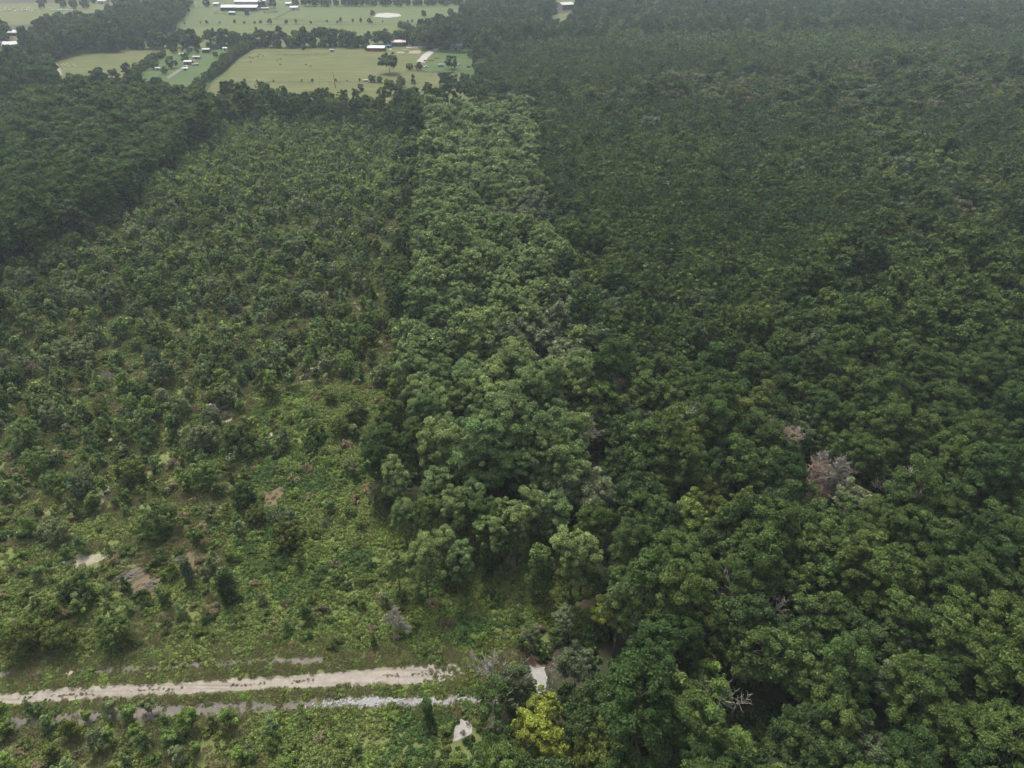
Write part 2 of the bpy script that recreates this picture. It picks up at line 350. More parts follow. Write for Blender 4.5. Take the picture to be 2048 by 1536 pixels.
FIELDS = [
 ('pasture', M_p1, [(-250, 12), (60, 6), (300, 4), (290, 14), (225, 25), (120, 40), (60, 48), (-250, 60)]),
 ('pasture', M_p2, [(300, 66), (352, 14), (380, 2), (450, -14), (1100, -16), (1100, 10), (935, 10), (935, 48), (700, 49), (500, 49), (345, 52)]),
 ('pasture', M_p3, [(200, 96), (245, 70), (300, 57), (350, 52), (500, 50), (700, 50), (935, 49), (935, 96), (500, 96)]),
 ('pasture', M_p1, [(90, 125), (105, 114), (130, 104), (160, 98), (330, 97), (400, 97), (330, 116), (270, 170), (250, 215), (90, 185)]),
 ('lawn', M_lawn, [(250, 200), (268, 168), (300, 130), (335, 112), (400, 97), (505, 94), (470, 120), (420, 170), (380, 215)]),
 ('pasture', M_p1, [(380, 215), (425, 170), (475, 120), (508, 97), (760, 94), (985, 94), (1000, 160), (1015, 222), (900, 225), (700, 230), (420, 225)]),
 ('lawn', M_lawn, [(838, 146), (850, 112), (880, 98), (965, 99), (975, 135), (975, 150)]),
 ('pasture', M_p1, [(1080, 14), (1090, -8), (1200, -10), (1185, 14)]),
 ('pasture', M_p1, [(-60, 90), (-60, 72), (40, 58), (98, 50), (100, 56), (55, 72), (20, 92)]),
 ('lawn', M_lawn, [(-60, 128), (0, 110), (110, 122), (60, 150), (-60, 175)]),
 ('clearing', M_p1, [(990, 52), (1000, 36), (1050, 34), (1060, 52)]),
 ('clearing', M_p1, [(1090, 62), (1105, 28), (1150, 26), (1150, 62)]),
]
flab = ['pale pasture in the top left corner', 'green pasture behind the far row of bushes', 'yellow green hay meadow between the tree rows', 'small tan pasture left of the homestead', 'bright green lawn of the homestead', 'big tan cattle pasture in front of the red barn', 'green lawn beside the gravel drive', 'brown field behind the open shed in the far woods', 'narrow pale field behind the blue building', 'grass around the blue building', 'small clearing in the far woods', 'clearing with a pale lane in the far woods']
for i, (n, m, p) in enumerate(FIELDS): polysheet(n, p, .05 + .015 * i, m, rag=2.0, step=9, seed=i, label=flab[i])
ROAD = [(-500, 1434), (-200, 1408), (0, 1389), (140, 1375), (230, 1371), (400, 1362), (560, 1353), (660, 1345), (760, 1336), (850, 1330), (900, 1329), (952, 1340), (930, 1350), (900, 1359), (845, 1369), (760, 1371), (560, 1378), (400, 1387), (230, 1397), (0, 1409), (-200, 1430), (-500, 1460)]
D1 = [(-300, 1362), (0, 1343), (110, 1341), (190, 1336), (300, 1330), (420, 1323), (520, 1318), (640, 1313), (672, 1316), (640, 1326), (520, 1329), (400, 1335), (280, 1341), (150, 1350), (0, 1354), (-300, 1378)]
D2 = [(-200, 1450), (0, 1432), (150, 1425), (240, 1413), (400, 1404), (600, 1400), (700, 1393), (850, 1396), (990, 1388), (1000, 1404), (870, 1412), (720, 1412), (560, 1425), (400, 1436), (200, 1450), (0, 1462), (-200, 1490)]
D3 = [(690, 1313), (860, 1303), (1040, 1304), (1035, 1314), (860, 1311), (700, 1322)]
SANDS = [
 ('sand_patch', M_palesand, [(120, 1128), (150, 1112), (190, 1107), (240, 1109), (205, 1122), (150, 1134)], 'pale bare sand patch among the scrub on the left'),
 ('sand_patch', M_palesand, [(512, 900), (535, 868), (548, 853), (556, 856), (540, 880), (522, 902)], 'sand streak right of the dark bush'),
 ('sand_patch', M_palesand, [(594, 768), (615, 742), (648, 706), (662, 706), (640, 735), (612, 765)], 'narrow sand trail farther up the scrub'),
 ('sand_patch', M_palesand, [(408, 808), (440, 795), (462, 838), (455, 846), (435, 822)], 'bare ground by the grey dead shrub'),
 ('sand_patch', M_palesand, [(388, 722), (420, 702), (422, 710), (398, 730)], 'small pale strip among young trees'),
 ('bare_trail', M_palesand, [(212, 862), (228, 858), (240, 900), (232, 925), (212, 915)], 'bare trail piece in the scrub'),
 ('bare_trail', M_palesand, [(190, 1010), (205, 965), (222, 962), (212, 1000), (198, 1025)], 'lower piece of the bare trail'),
 ('bare_trail', M_redearth, [(525, 985), (560, 970), (572, 990), (548, 1012), (528, 1008)], 'brown bare spot right of the dark bush'),
 ('bare_trail', M_redearth, [(575, 1112), (600, 1095), (612, 1100), (596, 1116)], 'brown bare spot with a fallen branch'),
 ('brush_bed', M_redearth, [(232, 1180), (262, 1140), (300, 1130), (330, 1160), (310, 1195), (260, 1200)], 'brown debris ground under the brush pile'),
 ('brush_bed', M_redearth, [(340, 1135), (380, 1100), (425, 1110), (400, 1140)], 'brown debris ground behind the vine trees'),
 ('red_earth', M_redearth, [(1150, 1225), (1172, 1178), (1196, 1176), (1186, 1225)], 'reddish bare earth beside the leaning pine'),
 ('dry_ground', M_redearth, [(985, 1520), (965, 1440), (975, 1412), (1012, 1408), (1020, 1470), (1018, 1530)], 'patch of brown dry ground by the yellow tree'),
]
POND = [(906, 1484), (910, 1456), (922, 1436), (934, 1440), (946, 1452), (944, 1466), (930, 1476)]
CREEK = [(1036, 1388), (1056, 1352), (1060, 1330), (1052, 1318), (1062, 1310), (1084, 1318), (1090, 1345), (1086, 1392), (1062, 1394)]
WET = [(132, 1350), (142, 1336), (164, 1334), (160, 1348)]
CREEK2 = [(1052, 1326), (1062, 1308), (1092, 1316), (1090, 1332), (1070, 1334)]
polysheet('dirt_track', ROAD, .06, M_sand, rag=.2, step=.6, seed=2, label='pale sandy track ending at the woods')
polysheet('ditch', D1, .04, M_mud, rag=.25, step=.6, seed=3, label='muddy ditch above the sandy track')
polysheet('ditch', D2, .04, M_mud, rag=.35, step=.6, seed=4, label='grey stony ditch below the sandy track')
polysheet('ditch', D3, .04, M_mud, rag=.3, step=.6, seed=5, label='faint end of the muddy ditch')
polysheet('puddle', WET, .07, M_wet, rag=.3, step=.5, seed=6, label='rusty orange puddle in the muddy ditch')
polysheet('pond', POND, .06, M_water, rag=.1, step=.5, seed=7, label='small murky grey pond in the grass')
polysheet('sand_bar', CREEK, .06, M_water, rag=.35, step=.5, seed=8, label='pale sand bar in the creek bed')
polysheet('creek', CREEK2, .09, M_brown, rag=.2, step=.5, seed=9, label='brown creek water at the wood edge')
for i, (n, m, p, l) in enumerate(SANDS): polysheet(n, p, .045 + .002 * i, m, rag=.8, step=.7, seed=20 + i, label=l)
polysheet('pond', [(748, 34), (752, 28), (775, 26), (800, 28), (802, 33), (775, 36)], .35, M_water, rag=1.2, step=4, label='far pond in the green pasture')
polysheet('drive', [(833, 124), (848, 108), (866, 97), (882, 92), (900, 91), (900, 94), (884, 96), (868, 104), (856, 116), (850, 126)], .3, M_gravel, rag=.4, step=2, label='gravel drive curving up to the farm house')
polysheet('lane', [(812, 94), (860, 92), (895, 90), (895, 92), (860, 94.5), (812, 96.5)], .27, M_gravel, rag=.4, step=3, label='pale lane in front of the far sheds')
polysheet('sand_arena', [(817, 107.5), (820, 102), (842, 101.5), (841, 108)], .3, M_pink, rag=.3, step=2, label='pinkish sand arena beside the drive')
polysheet('sand_arena', [(793, 107), (795, 104), (810, 104), (808, 107)], .3, M_pink, rag=.3, step=2, label='smaller sandy patch left of the arena')
polysheet('lane', [(96, 118), (100, 113), (108, 120), (116, 132), (128, 150), (120, 150), (110, 134)], .3, M_pink, rag=.6, step=3, label='pink dirt lane beside the small pasture')
polysheet('lane', [(100, 38), (118, 32), (142, 26), (144, 27.5), (120, 34), (103, 40)], .3, M_gravel, rag=.6, step=4, label='pale lane across the top left pasture')
polysheet('lane', [(1103, 44), (1118, 47), (1135, 52), (1130, 55), (1110, 49), (1100, 46)], .4, M_gravel, rag=.6, step=4, label='pale lane in the far woods')
polysheet('lane', [(333, 155), (352, 143), (375, 128), (395, 115), (398, 117), (378, 131), (356, 146), (338, 159)], .3, M_mud, rag=.4, step=3, label='dirt lane across the homestead lawn')

# ------------------------------------------------------------------ where trees grow: zones drawn over the photo at crown height
ZONES = [
 ('plant', [(1000, 80), (2500, 80), (2500, 2200), (980, 2200)]),
 ('farmix', [(905, 45), (935, 14), (935, -80), (2700, -90), (2700, 60), (1700, 66), (1300, 75), (1000, 92), (975, 105), (1000, 190), (965, 205), (950, 150), (955, 85), (840, 78), (842, 58), (872, 48)]),
 ('farplant', [(1000, 92), (1300, 75), (1700, 66), (2700, 60), (2700, 130), (1900, 160), (1500, 175), (1250, 185), (1050, 188), (1000, 165)]),
 ('strip', [(960, 178), (1230, 172), (1380, 150), (1500, 148), (1700, 138), (1800, 120), (2048, 108), (2500, 105), (2500, 190), (1980, 215), (1850, 222), (1790, 240), (1400, 205), (1250, 212), (1060, 206), (1000, 212)]),
 ('mature', [(1760, 600), (1960, 500), (2500, 440), (2500, 2200), (1820, 2200), (1780, 1250), (1650, 1100), (1760, 1000), (1640, 850), (1640, 730), (1680, 640)]),
 ('hard', [(1720, 235), (1800, 225), (1850, 300), (1960, 370), (2048, 385), (2200, 395), (2200, 470), (1960, 500), (1850, 520), (1760, 600), (1690, 640), (1640, 730), (1600, 800), (1600, 900), (1450, 950), (1400, 900), (1300, 880), (1380, 700), (1500, 640), (1560, 560), (1660, 480), (1780, 420), (1760, 330)]),
 ('hard', [(1068, 330), (1120, 420), (1215, 450), (1250, 570), (1230, 680), (1330, 760), (1600, 850), (1640, 1080), (1780, 1250), (1820, 1500), (1830, 2200), (980, 2200), (1000, 1500), (1090, 1500), (1120, 1420), (1010, 1400), (1010, 1330), (1060, 1290), (1250, 1260), (1220, 1000), (1150, 640), (1080, 350)]),
 ('none', [(900, 930), (1100, 965), (1190, 1010), (1232, 1244), (1060, 1285), (1000, 1330), (985, 1405), (1000, 1500), (900, 1500)]),
 ('parcel', [(852, 205), (1062, 205), (1080, 330), (1150, 640), (1215, 985), (1200, 1010), (1150, 1010), (1040, 1015), (940, 1010), (840, 985), (795, 950), (788, 870), (815, 600)]),
 ('phard', [(1000, 400), (1060, 395), (1098, 440), (1108, 480), (1040, 450)]),
 ('phard', [(1050, 600), (1130, 590), (1150, 690), (1080, 660)]),
 ('phard', [(960, 690), (1010, 660), (1160, 690), (1180, 750), (1080, 740), (970, 740)]),
 ('phard', [(1050, 985), (1130, 965), (1215, 950), (1240, 1040), (1110, 1020)]),
 ('lefttop', [(-200, 60), (0, 52), (60, 50), (130, 44), (225, 28), (290, 15), (345, -4), (380, -10), (374, 8), (352, 30), (345, 48), (300, 55), (240, 66), (245, 82), (160, 84), (120, 94), (92, 104), (92, 148), (130, 160), (240, 174), (275, 182), (330, 184), (390, 190), (400, 215), (-200, 215)]),
 ('leftpine', [(-500, 205), (60, 190), (240, 185), (400, 195), (440, 232), (400, 258), (350, 285), (300, 330), (240, 370), (190, 410), (110, 430), (60, 470), (0, 490), (-500, 640)]),
 ('midstrip', [(400, 204), (560, 196), (700, 205), (850, 198), (1010, 198), (1010, 212), (850, 220), (840, 250), (700, 235), (560, 225), (430, 232)]),
 ('edge', [(800, 250), (852, 245), (846, 330), (820, 600), (800, 780), (786, 960), (755, 950), (775, 800), (780, 600), (800, 400)]),
 ('none', [(0, 70), (50, 54), (98, 46), (100, 54), (55, 68), (20, 88), (-60, 90)]),
 ('none', [(-60, 80), (60, 78), (68, 108), (40, 118), (-60, 122)]),
 ('none', [(10, 50), (60, 44), (60, 74), (10, 78)]),
 ('none', [(65, 72), (100, 72), (100, 94), (65, 94)]),
 ('none', [(986, 44), (995, 36), (1045, 36), (1052, 46)]),
 ('none', [(1095, 58), (1100, 28), (1118, -2), (1165, -4), (1162, 20), (1138, 38), (1148, 58)]),
 ('none', [(185, 182), (190, 174), (285, 160), (285, 172)]),
 ('none', [(1030, 1290), (1100, 1290), (1100, 1400), (1030, 1400)]),
 ('none', [(1015, 1400), (1130, 1400), (1150, 1590), (1015, 1590)]),
 ('none', [(1060, 4), (1060, -16), (1175, -18), (1165, 4)]),
]
def zone_at(px, py):
    z = np.zeros(np.asarray(px).shape, int)
    for i, (n, p) in enumerate(ZONES): z[inpoly(px, py, p)] = i + 1
    return z
zid = {}
for i, (n, p) in enumerate(ZONES): zid.setdefault(n, []).append(i + 1)
# zone: spacing, [(kind, weight)], {kind: tones}, scale, wordings
PT = ['pine_dark', 'pine_mid', 'pine_mid', 'pine_olive']
HT = ['br_dark', 'br_dark', 'br_mid', 'br_grey', 'br_olive', 'br_mid']
SPEC = {
 'plant':    (4.9, [('plant', .97), ('broad', .03)], ['pine_dark', 'pine_mid', 'pine_mid'], HT, (.85, 1.15), 'in the closed pine plantation'),
 'farmix':   (7.6, [('bushy', .2), ('broad', .5), ('pine', .3)], ['pine_dark'], HT, (.75, 1.1), 'in the far woods'),
 'farplant': (5.2, [('plant', .97), ('broad', .03)], ['pine_dark', 'pine_mid'], HT, (.8, 1.05), 'in the far plantation'),
 'strip':    (7.4, [('broad', .8), ('pine', .2)], PT, HT + ['br_brown'], (.8, 1.15), 'in the belt between the plantations'),
 'mature':   (6.6, [('pine', .9), ('broad', .1)], PT, HT, (.8, 1.12), 'in the pine wood on the right'),
 'hard':     (6.6, [('broad', .70), ('pine', .24), ('column', .06)], PT, HT + ['br_dark', 'br_mid', 'br_olive', 'br_dark'], (.75, 1.2), 'in the mixed wood'),
 'parcel':   (7.0, [('pine', .9), ('broad', .1)], ['pine_light', 'pine_fresh', 'pine_light', 'pine_fresh'], ['br_grey', 'br_mid', 'br_pale'], (.8, 1.12), 'in the central stand'),  # brighter wash over this stand is painted into its pine leaf colours
 'phard':    (7.2, [('broad', 1)], PT, ['br_pale', 'br_grey', 'br_pale'], (.85, 1.1), 'in the central stand'),
 'lefttop':  (7.2, [('bushy', .3), ('broad', .25), ('pine', .45)], ['pine_dark', 'pine_dark', 'pine_mid'], HT, (.7, 1.1), 'in the belt by the small pasture'),
 'leftpine': (6.2, [('pine', .96), ('broad', .04)], ['pine_mid', 'pine_dark', 'pine_mid'], HT, (.85, 1.1), 'in the dark wood on the left'),
 'midstrip': (5.6, [('bushy', .45), ('broad', .25), ('tallpine', .3)], ['pine_mid', 'pine_dark'], ['br_dark', 'br_mid', 'br_olive', 'br_mid'], (.6, 1.15), 'in the row along the big pasture'),
 'edge':     (6.2, [('bushy', .6), ('broad', .2), ('pine', .2)], ['pine_dark', 'pine_mid'], ['br_olive', 'br_dark', 'br_mid'], (.65, 1.0), 'along the left edge of the central stand'),
}
TREES = []      # dicts: kind tone x y s rot v where
rng = np.random.RandomState(11)
def addtree(kind, tone, x, y, s, where, hand=None, name=None, zs=None):
    TREES.append(dict(kind=kind, tone=tone, x=float(x), y=float(y), s=float(s), rot=rng.rand() * 6.28, v=rng.randint(NV), where=where, hand=hand, name=name, uid=len(TREES)))
def gridpts(sp, y0, y1, jit=.33):
    out = []; rows = int((y1 - y0) / (sp * .87))
    for r in range(rows):
        y = y0 + r * sp * .87; half = (y * cp + CH * sp_) / F * 1260
        xs = np.arange(-half, half, sp) + (sp / 2 if r % 2 else 0)
        out.append(np.stack([xs, np.full(len(xs), y)], 1))
    P = np.concatenate(out); return P + rng.uniform(-jit, jit, P.shape) * sp
for zn, (sp, mixk, pt, ht, sc, where) in SPEC.items():
    hz = {'plant': 11, 'farplant': 11, 'mature': 14, 'leftpine': 14, 'parcel': 14}.get(zn, 10)
    P = gridpts(sp, 42, 1650); px, py, d = proj(P[:, 0], P[:, 1], hz); z = zone_at(px, py)
    ok = np.isin(z, zid[zn]) & (py > -75) & (py < 1900) & (px > -190) & (px < 2230); P = P[ok]
    # far rows are mostly hidden behind each other: keep them all, they are cheap
    kr = rng.rand(len(P)); cl = vnoise(P[:, 0], P[:, 1], 16)
    for (x, y), k, c in zip(P, kr, cl):
        if zn in ('plant', 'farplant') and (rng.rand() < .02 or vnoise(x, y, 23) < .07): continue
        k = (k * .6 + c * .4 - .2) / .6 if zn in ('hard', 'parcel', 'strip', 'farmix') else k
        k = min(max(k, 0), .999); acc = 0
        for kind, wgt in mixk:
            acc += wgt
            if k < acc: break
        tones = pt if kind in ('pine', 'plant', 'tallpine') else ht
        tone = tones[rng.randint(len(tones))]
        if kind == 'column': tone = 'vine'
        big = float(vnoise(x, y, 70) * .6 + vnoise(x + 500, y, 28) * .4)
        if zn in ('plant', 'farplant', 'mature', 'leftpine') and kind != 'broad' and rng.rand() < .6: tone = pt[0] if big < .45 else 'pine_mid' if big < .68 else 'pine_olive'
        if zn not in ('edge', 'midstrip') and rng.rand() < .03: continue
        addtree(kind, tone, x, y, rng.uniform(*sc) * (.86 + .3 * big) * (1.22 if rng.rand() < .06 else 1), where)
# trees placed one by one: (kind, tone, px, py of the base, height, words)
HAND = [
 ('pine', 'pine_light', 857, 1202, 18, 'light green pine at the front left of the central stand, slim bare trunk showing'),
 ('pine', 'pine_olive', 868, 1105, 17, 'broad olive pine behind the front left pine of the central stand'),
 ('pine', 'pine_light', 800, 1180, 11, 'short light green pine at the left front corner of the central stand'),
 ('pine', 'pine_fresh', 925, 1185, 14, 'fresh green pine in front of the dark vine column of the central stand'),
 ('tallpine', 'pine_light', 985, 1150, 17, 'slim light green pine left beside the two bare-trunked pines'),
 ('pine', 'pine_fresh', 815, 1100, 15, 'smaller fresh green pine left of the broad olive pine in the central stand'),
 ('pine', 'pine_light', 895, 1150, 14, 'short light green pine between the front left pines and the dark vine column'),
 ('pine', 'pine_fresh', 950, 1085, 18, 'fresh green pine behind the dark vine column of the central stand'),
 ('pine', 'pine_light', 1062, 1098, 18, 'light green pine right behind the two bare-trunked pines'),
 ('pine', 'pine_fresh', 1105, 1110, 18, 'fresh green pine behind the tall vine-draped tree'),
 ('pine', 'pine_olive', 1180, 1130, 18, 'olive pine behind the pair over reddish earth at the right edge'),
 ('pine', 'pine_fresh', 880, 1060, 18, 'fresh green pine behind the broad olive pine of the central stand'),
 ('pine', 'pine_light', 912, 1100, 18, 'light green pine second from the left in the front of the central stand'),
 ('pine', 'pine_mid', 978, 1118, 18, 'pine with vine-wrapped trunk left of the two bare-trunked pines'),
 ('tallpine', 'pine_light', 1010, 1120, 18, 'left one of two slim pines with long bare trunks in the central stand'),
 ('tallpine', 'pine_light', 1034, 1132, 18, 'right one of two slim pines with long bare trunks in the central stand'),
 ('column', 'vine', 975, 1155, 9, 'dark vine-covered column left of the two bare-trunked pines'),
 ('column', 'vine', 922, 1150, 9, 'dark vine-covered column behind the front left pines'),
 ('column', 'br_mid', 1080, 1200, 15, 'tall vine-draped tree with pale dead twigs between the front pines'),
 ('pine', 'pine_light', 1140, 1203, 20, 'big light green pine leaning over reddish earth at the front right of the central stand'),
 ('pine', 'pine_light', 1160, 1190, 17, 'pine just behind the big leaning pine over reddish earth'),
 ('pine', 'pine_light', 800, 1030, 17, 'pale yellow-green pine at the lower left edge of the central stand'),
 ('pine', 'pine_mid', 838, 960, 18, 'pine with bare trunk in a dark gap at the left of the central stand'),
 ('broad', 'br_pale', 1125, 1270, 8, 'low grey-green spreading tree at the front right corner of the central stand'),
 ('broad', 'br_yellow', 1212, 1268, 9.5, 'small yellow-leaved tree at the lower right corner of the central stand'),
 ('broad', 'br_yellow', 1070, 1530, 14, 'big bright yellow-green tree at the bottom, right of the small grey pond'),
 ('broad', 'br_yellow', 1085, 1450, 9, 'smaller yellow-green tree right behind the big yellow one'),
 ('broad', 'br_grey', 1020, 1412, 11, 'grey-green tree with bare pale branches at the wood edge left of the sand bar'),
 ('broad', 'br_grey', 1150, 1375, 11, 'grey-green tree right of the sand bar in the creek'),
 ('broad', 'br_grey', 1060, 1300, 6, 'low grey bush-like tree above the creek water'),
 ('column', 'vine', 857, 1442, 6, 'dark green vine-covered post-like shrub between ditch and small pond'),
 ('pine', 'pine_dark', 1545, 1060, 22, 'tall dark pine with thick vine-wrapped trunk rising from the mixed wood'),
 ('pine', 'pine_mid', 1525, 990, 21, 'round bright pine crown behind the tall dark pine with wrapped trunk'),
 ('broad', 'br_pale', 1690, 1070, 15, 'wide pale-topped tree in front of the grey bare tree'),
 ('broad', 'br_bright', 1368, 1105, 15, 'bright yellow-green tree standing out of the dark mixed wood'),
 ('broad', 'br_bright', 1400, 1440, 14, 'rounded bright green tree near the bottom centre right'),
 ('broad', 'br_bright', 1450, 1560, 12, 'yellowish crown cut off by the bottom edge'),
 ('oak', 'br_dark', 1650, 660, 13, 'broad dark umbrella-shaped tree over a dark gap in the right woods'),
 ('oak', 'br_brown', 1690, 560, 13, 'wide brownish-grey crown in the right woods'),
 ('oak', 'br_brown', 1900, 460, 14, 'wide brown-grey crown near the right edge'),
 ('oak', 'br_olive', 1960, 420, 13, 'olive umbrella crown near the right edge'),
 ('broad', 'br_bright', 1935, 480, 12, 'small yellow-green flat crown near the right edge'),
 ('oak', 'br_grey', 1800, 540, 12, 'pale grey spreading crown in the right woods'),
 ('oak', 'br_grey', 1280, 900, 12, 'dark grey-green dome right of the central stand'),
 ('broad', 'br_olive', 20, 668, 18, 'tall flat-topped tree with long leaning bare trunk at the left edge'),
 ('bushy', 'br_dark', 492, 1012, 8, 'dark bushy tree standing alone left of a brown bare spot'),
 ('column', 'br_dark', 462, 1205, 10, 'dark soft column-shaped tree, right one of a pair in the bright scrub'),
 ('column', 'br_grey', 385, 1170, 8, 'grey-green column-shaped tree, left one of a pair in the bright scrub'),
 ('bushy', 'br_mid', 240, 1288, 8, 'clumped green tree left of centre above the muddy ditch'),
 ('bushy', 'br_olive', 60, 1300, 9, 'olive tree clump near the left edge above the muddy ditch'),
 ('bushy', 'br_olive', 130, 1295, 8, 'second olive tree clump from the left edge above the muddy ditch'),
 ('bushy', 'br_dark', 165, 1200, 8, 'rounded dark tree below the pale sand patch'),
 ('bushy', 'br_dark', 495, 905, 9, 'dark rounded tree at the foot of the sand streak'),
 ('bushy', 'br_mid', 325, 1070, 10, 'large mid green scrub tree above the brush pile'),
 ('bushy', 'br_grey', 228, 618, 12, 'grey-topped large tree in the upper left scrub'),
 ('bushy', 'br_grey', 600, 610, 9, 'grey dome tree in the middle of the scrub'),
 ('bushy', 'br_dark', 445, 765, 10, 'dark tree by the small pale strip in the scrub'),
 ('bushy', 'br_grey', 325, 770, 10, 'dark grey double-crowned tree in the scrub'),
 ('bushy', 'br_grey', 693, 450, 11, 'grey rounded tree near the top right of the scrub'),
 ('bushy', 'br_grey', 620, 600, 9, 'grey dome tree beside its twin in the scrub'),
 ('oak', 'br_dark', 780, 147, 15, 'lone dark spreading oak in the big tan pasture'),
 ('bushy', 'br_dark', 745, 165, 7, 'round dark tree at the junk line left of the lone oak'),
 ('bushy', 'br_mid', 760, 166, 6, 'small round tree right end of the junk line'),
 ('bushy', 'br_mid', 722, 182, 6, 'small tree hiding a little shed in the pasture'),
 ('bushy', 'br_mid', 892, 100, 9, 'round light green tree just left of the grey farm house'),
 ('bushy', 'br_brown', 925, 97, 11, 'olive brown tree just right of the grey farm house'),
 ('bushy', 'br_mid', 820, 140, 7, 'left tree of the pair at the lower end of the drive'),
 ('bushy', 'br_dark', 838, 141, 8, 'right tree of the pair at the lower end of the drive'),
 ('bushy', 'br_dark', 903, 138, 13, 'big dark tree in the middle of the far farm yard'),
 ('column', 'br_mid', 955, 105, 13, 'tall pointed tree right of the farm house'),
 ('bushy', 'br_bright', 942, 115, 9, 'light green yard tree right of the farm house'),
 ('bushy', 'br_mid', 803, 174, 9, 'light tree in the pasture below the lone oak'),
 ('young', 'pine_dark', 827, 168, 8, 'dark slim conifer right below the lone oak'),
 ('bushy', 'br_dark', 886, 170, 11, 'dark tree clump left in the cluster below the farm yard'),
 ('bushy', 'br_dark', 905, 172, 12, 'dark tree clump middle in the cluster below the farm yard'),
 ('bushy', 'br_dark', 930, 174, 12, 'dark tree clump right in the cluster below the farm yard'),
 ('bushy', 'br_mid', 945, 176, 7, 'low round tree right of the dark cluster below the farm yard'),
 ('bushy', 'br_dark', 848, 34, 9, 'lone dark narrow tree in the far green pasture'),
 ('bushy', 'br_dark', 745, 31, 7, 'lone dark tree by the far pond'),
 ('bushy', 'br_dark', 901, 32, 10, 'dark tree cluster at the right end of the far green pasture'),
 ('bushy', 'br_dark', 200, 170, 15, 'left one of two round dark trees in front of the small pasture'),
 ('bushy', 'br_dark', 232, 172, 14, 'right one of two round dark trees in front of the small pasture'),
 ('pine', 'pine_dark', 262, 172, 17, 'tall dark tree at the lower corner of the homestead'),
 ('bushy', 'br_dark', 345, 136, 11, 'big tree among the homestead sheds'),
 ('bushy', 'br_mid', 310, 138, 9, 'tree left of the big homestead tree'),
 ('bushy', 'br_mid', 372, 124, 9, 'tree behind the dark homestead trailer'),
 ('bushy', 'br_mid', 330, 148, 7, 'low tree at the bottom of the homestead lawn'),
 ('bushy', 'br_dark', 432, 115, 6, 'small dark round tree on the homestead lawn'),
 ('bushy', 'br_dark', 84, 17, 12, 'lone dark tree in the top left pasture'),
 ('bushy', 'br_mid', 127, 15, 12, 'thin tree at the row of white bales'),
 ('bushy', 'br_dark', 150, 17, 15, 'dark tree at the farmstead in the top left'),
 ('bushy', 'br_dark', 172, 17, 14, 'grey dark tree right in the top left farmstead'),
 ('tallpine', 'pine_dark', 389, 15, 16, 'left one of two tall pines left of the long barn'),
 ('tallpine', 'pine_dark', 399, 15, 16, 'right one of two tall pines left of the long barn'),
 ('bushy', 'br_dark', 414, 14, 12, 'dark tree between the tall pines and the small far shed'),
 ('tallpine', 'pine_dark', 452, 14, 17, 'tall pine behind the left end of the long barn'),
 ('bushy', 'br_dark', 525, 14, 11, 'dark tree behind the right end of the long barn'),
 ('bushy', 'br_dark', 546, 16, 13, 'wide dark tree right of the big white roof'),
 ('bushy', 'br_dark', 495, 31, 8, 'dark tree in front of the long barn'),
]
LANDM = []
def words(n):
    return n
for kind, tone, px, py, h, wd in HAND:
    x, y, _ = G(px, py); addtree(kind, tone, x, y, h / KH[kind], '', hand=wd)
DEADPOS = [(G(a, b, h)[0], G(a, b, h)[1]) for a, b, h in ((1588, 868, 19), (1682, 917, 18), (1806, 978, 14), (1018, 1335, 12), (1500, 1190, 17), (1490, 1345, 15), (1098, 1300, 9), (1165, 820, 16))]
TREES = [t for t in TREES if t['hand'] or all((a - t['x']) ** 2 + (b + 1.5 - t['y']) ** 2 > 24 + 14 * (i < 3) for i, (a, b) in enumerate(DEADPOS))]
hx = np.array([t['x'] for t in TREES if t['hand']]); hy = np.array([t['y'] for t in TREES if t['hand']]); hr = np.array([KW[t['kind']] * t['s'] * .38 for t in TREES if t['hand']])
TREES = [t for t in TREES if t['hand'] or not np.any((hx - t['x']) ** 2 + (hy - t['y']) ** 2 < (hr * 1.2 + KW[t['kind']] * t['s'] * .32) ** 2)]

# hedgerow lines in the far fields: (points, spacing, heights, kinds)
def line(pts, sp, h, kinds, where, width=0, tones=HT, skip=0.0):
    P = [Vector(G(*p)[:2]) for p in pts]
    for a, b in zip(P[:-1], P[1:]):
        n = max(1, int((b - a).length / sp))
        for k in range(n):
            if rng.rand() < skip: continue
            q = a.lerp(b, (k + rng.rand() * .7) / n); kd = kinds[rng.randint(len(kinds))]
            tn = tones[rng.randint(len(tones))] if kd not in ('pine', 'tallpine', 'young') else 'pine_dark'
            addtree(kd, tn, q.x + rng.randn() * .5, q.y + rng.randn() * width, rng.uniform(*h) / KH[kd], where, name='hedgerow_tree')
DK = ['br_dark', 'br_dark', 'br_mid']
line([(240, 97), (400, 96), (500, 94), (620, 93), (750, 92)], 4.6, (10, 20), ['bushy', 'broad', 'pine', 'bushy'], 'in the tall row behind the pastures', 4, DK)
line([(240, 96.5), (735, 94)], 5.5, (4, 8), ['bushy'], 'in the tall row behind the pastures', 5, DK)
line([(755, 90), (820, 89), (960, 87)], 4.6, (10, 17), ['bushy', 'bushy', 'pine'], 'in the tall row behind the far sheds', 5, DK)
line([(350, 48.5), (470, 48), (600, 47.5), (760, 46), (905, 46)], 9, (3, 7), ['bushy', 'sapling'], 'in the low far hedge', 2, DK, .25)
line([(500, 96), (470, 115), (430, 150), (400, 180), (385, 200)], 5.0, (7, 11), ['bushy', 'sapling'], 'in the diagonal hedge by the big pasture', 3.5, ['br_mid', 'br_mid', 'br_dark', 'br_olive'])
line([(506, 94), (476, 113), (436, 150)], 6.0, (6, 10), ['bushy'], 'in the diagonal hedge by the big pasture', 2, ['br_mid', 'br_dark'])
line([(262, 165), (275, 150), (300, 130), (330, 112)], 5.5, (6, 10), ['bushy'], 'in the hedge left of the homestead', 2, ['br_mid', 'br_dark'])
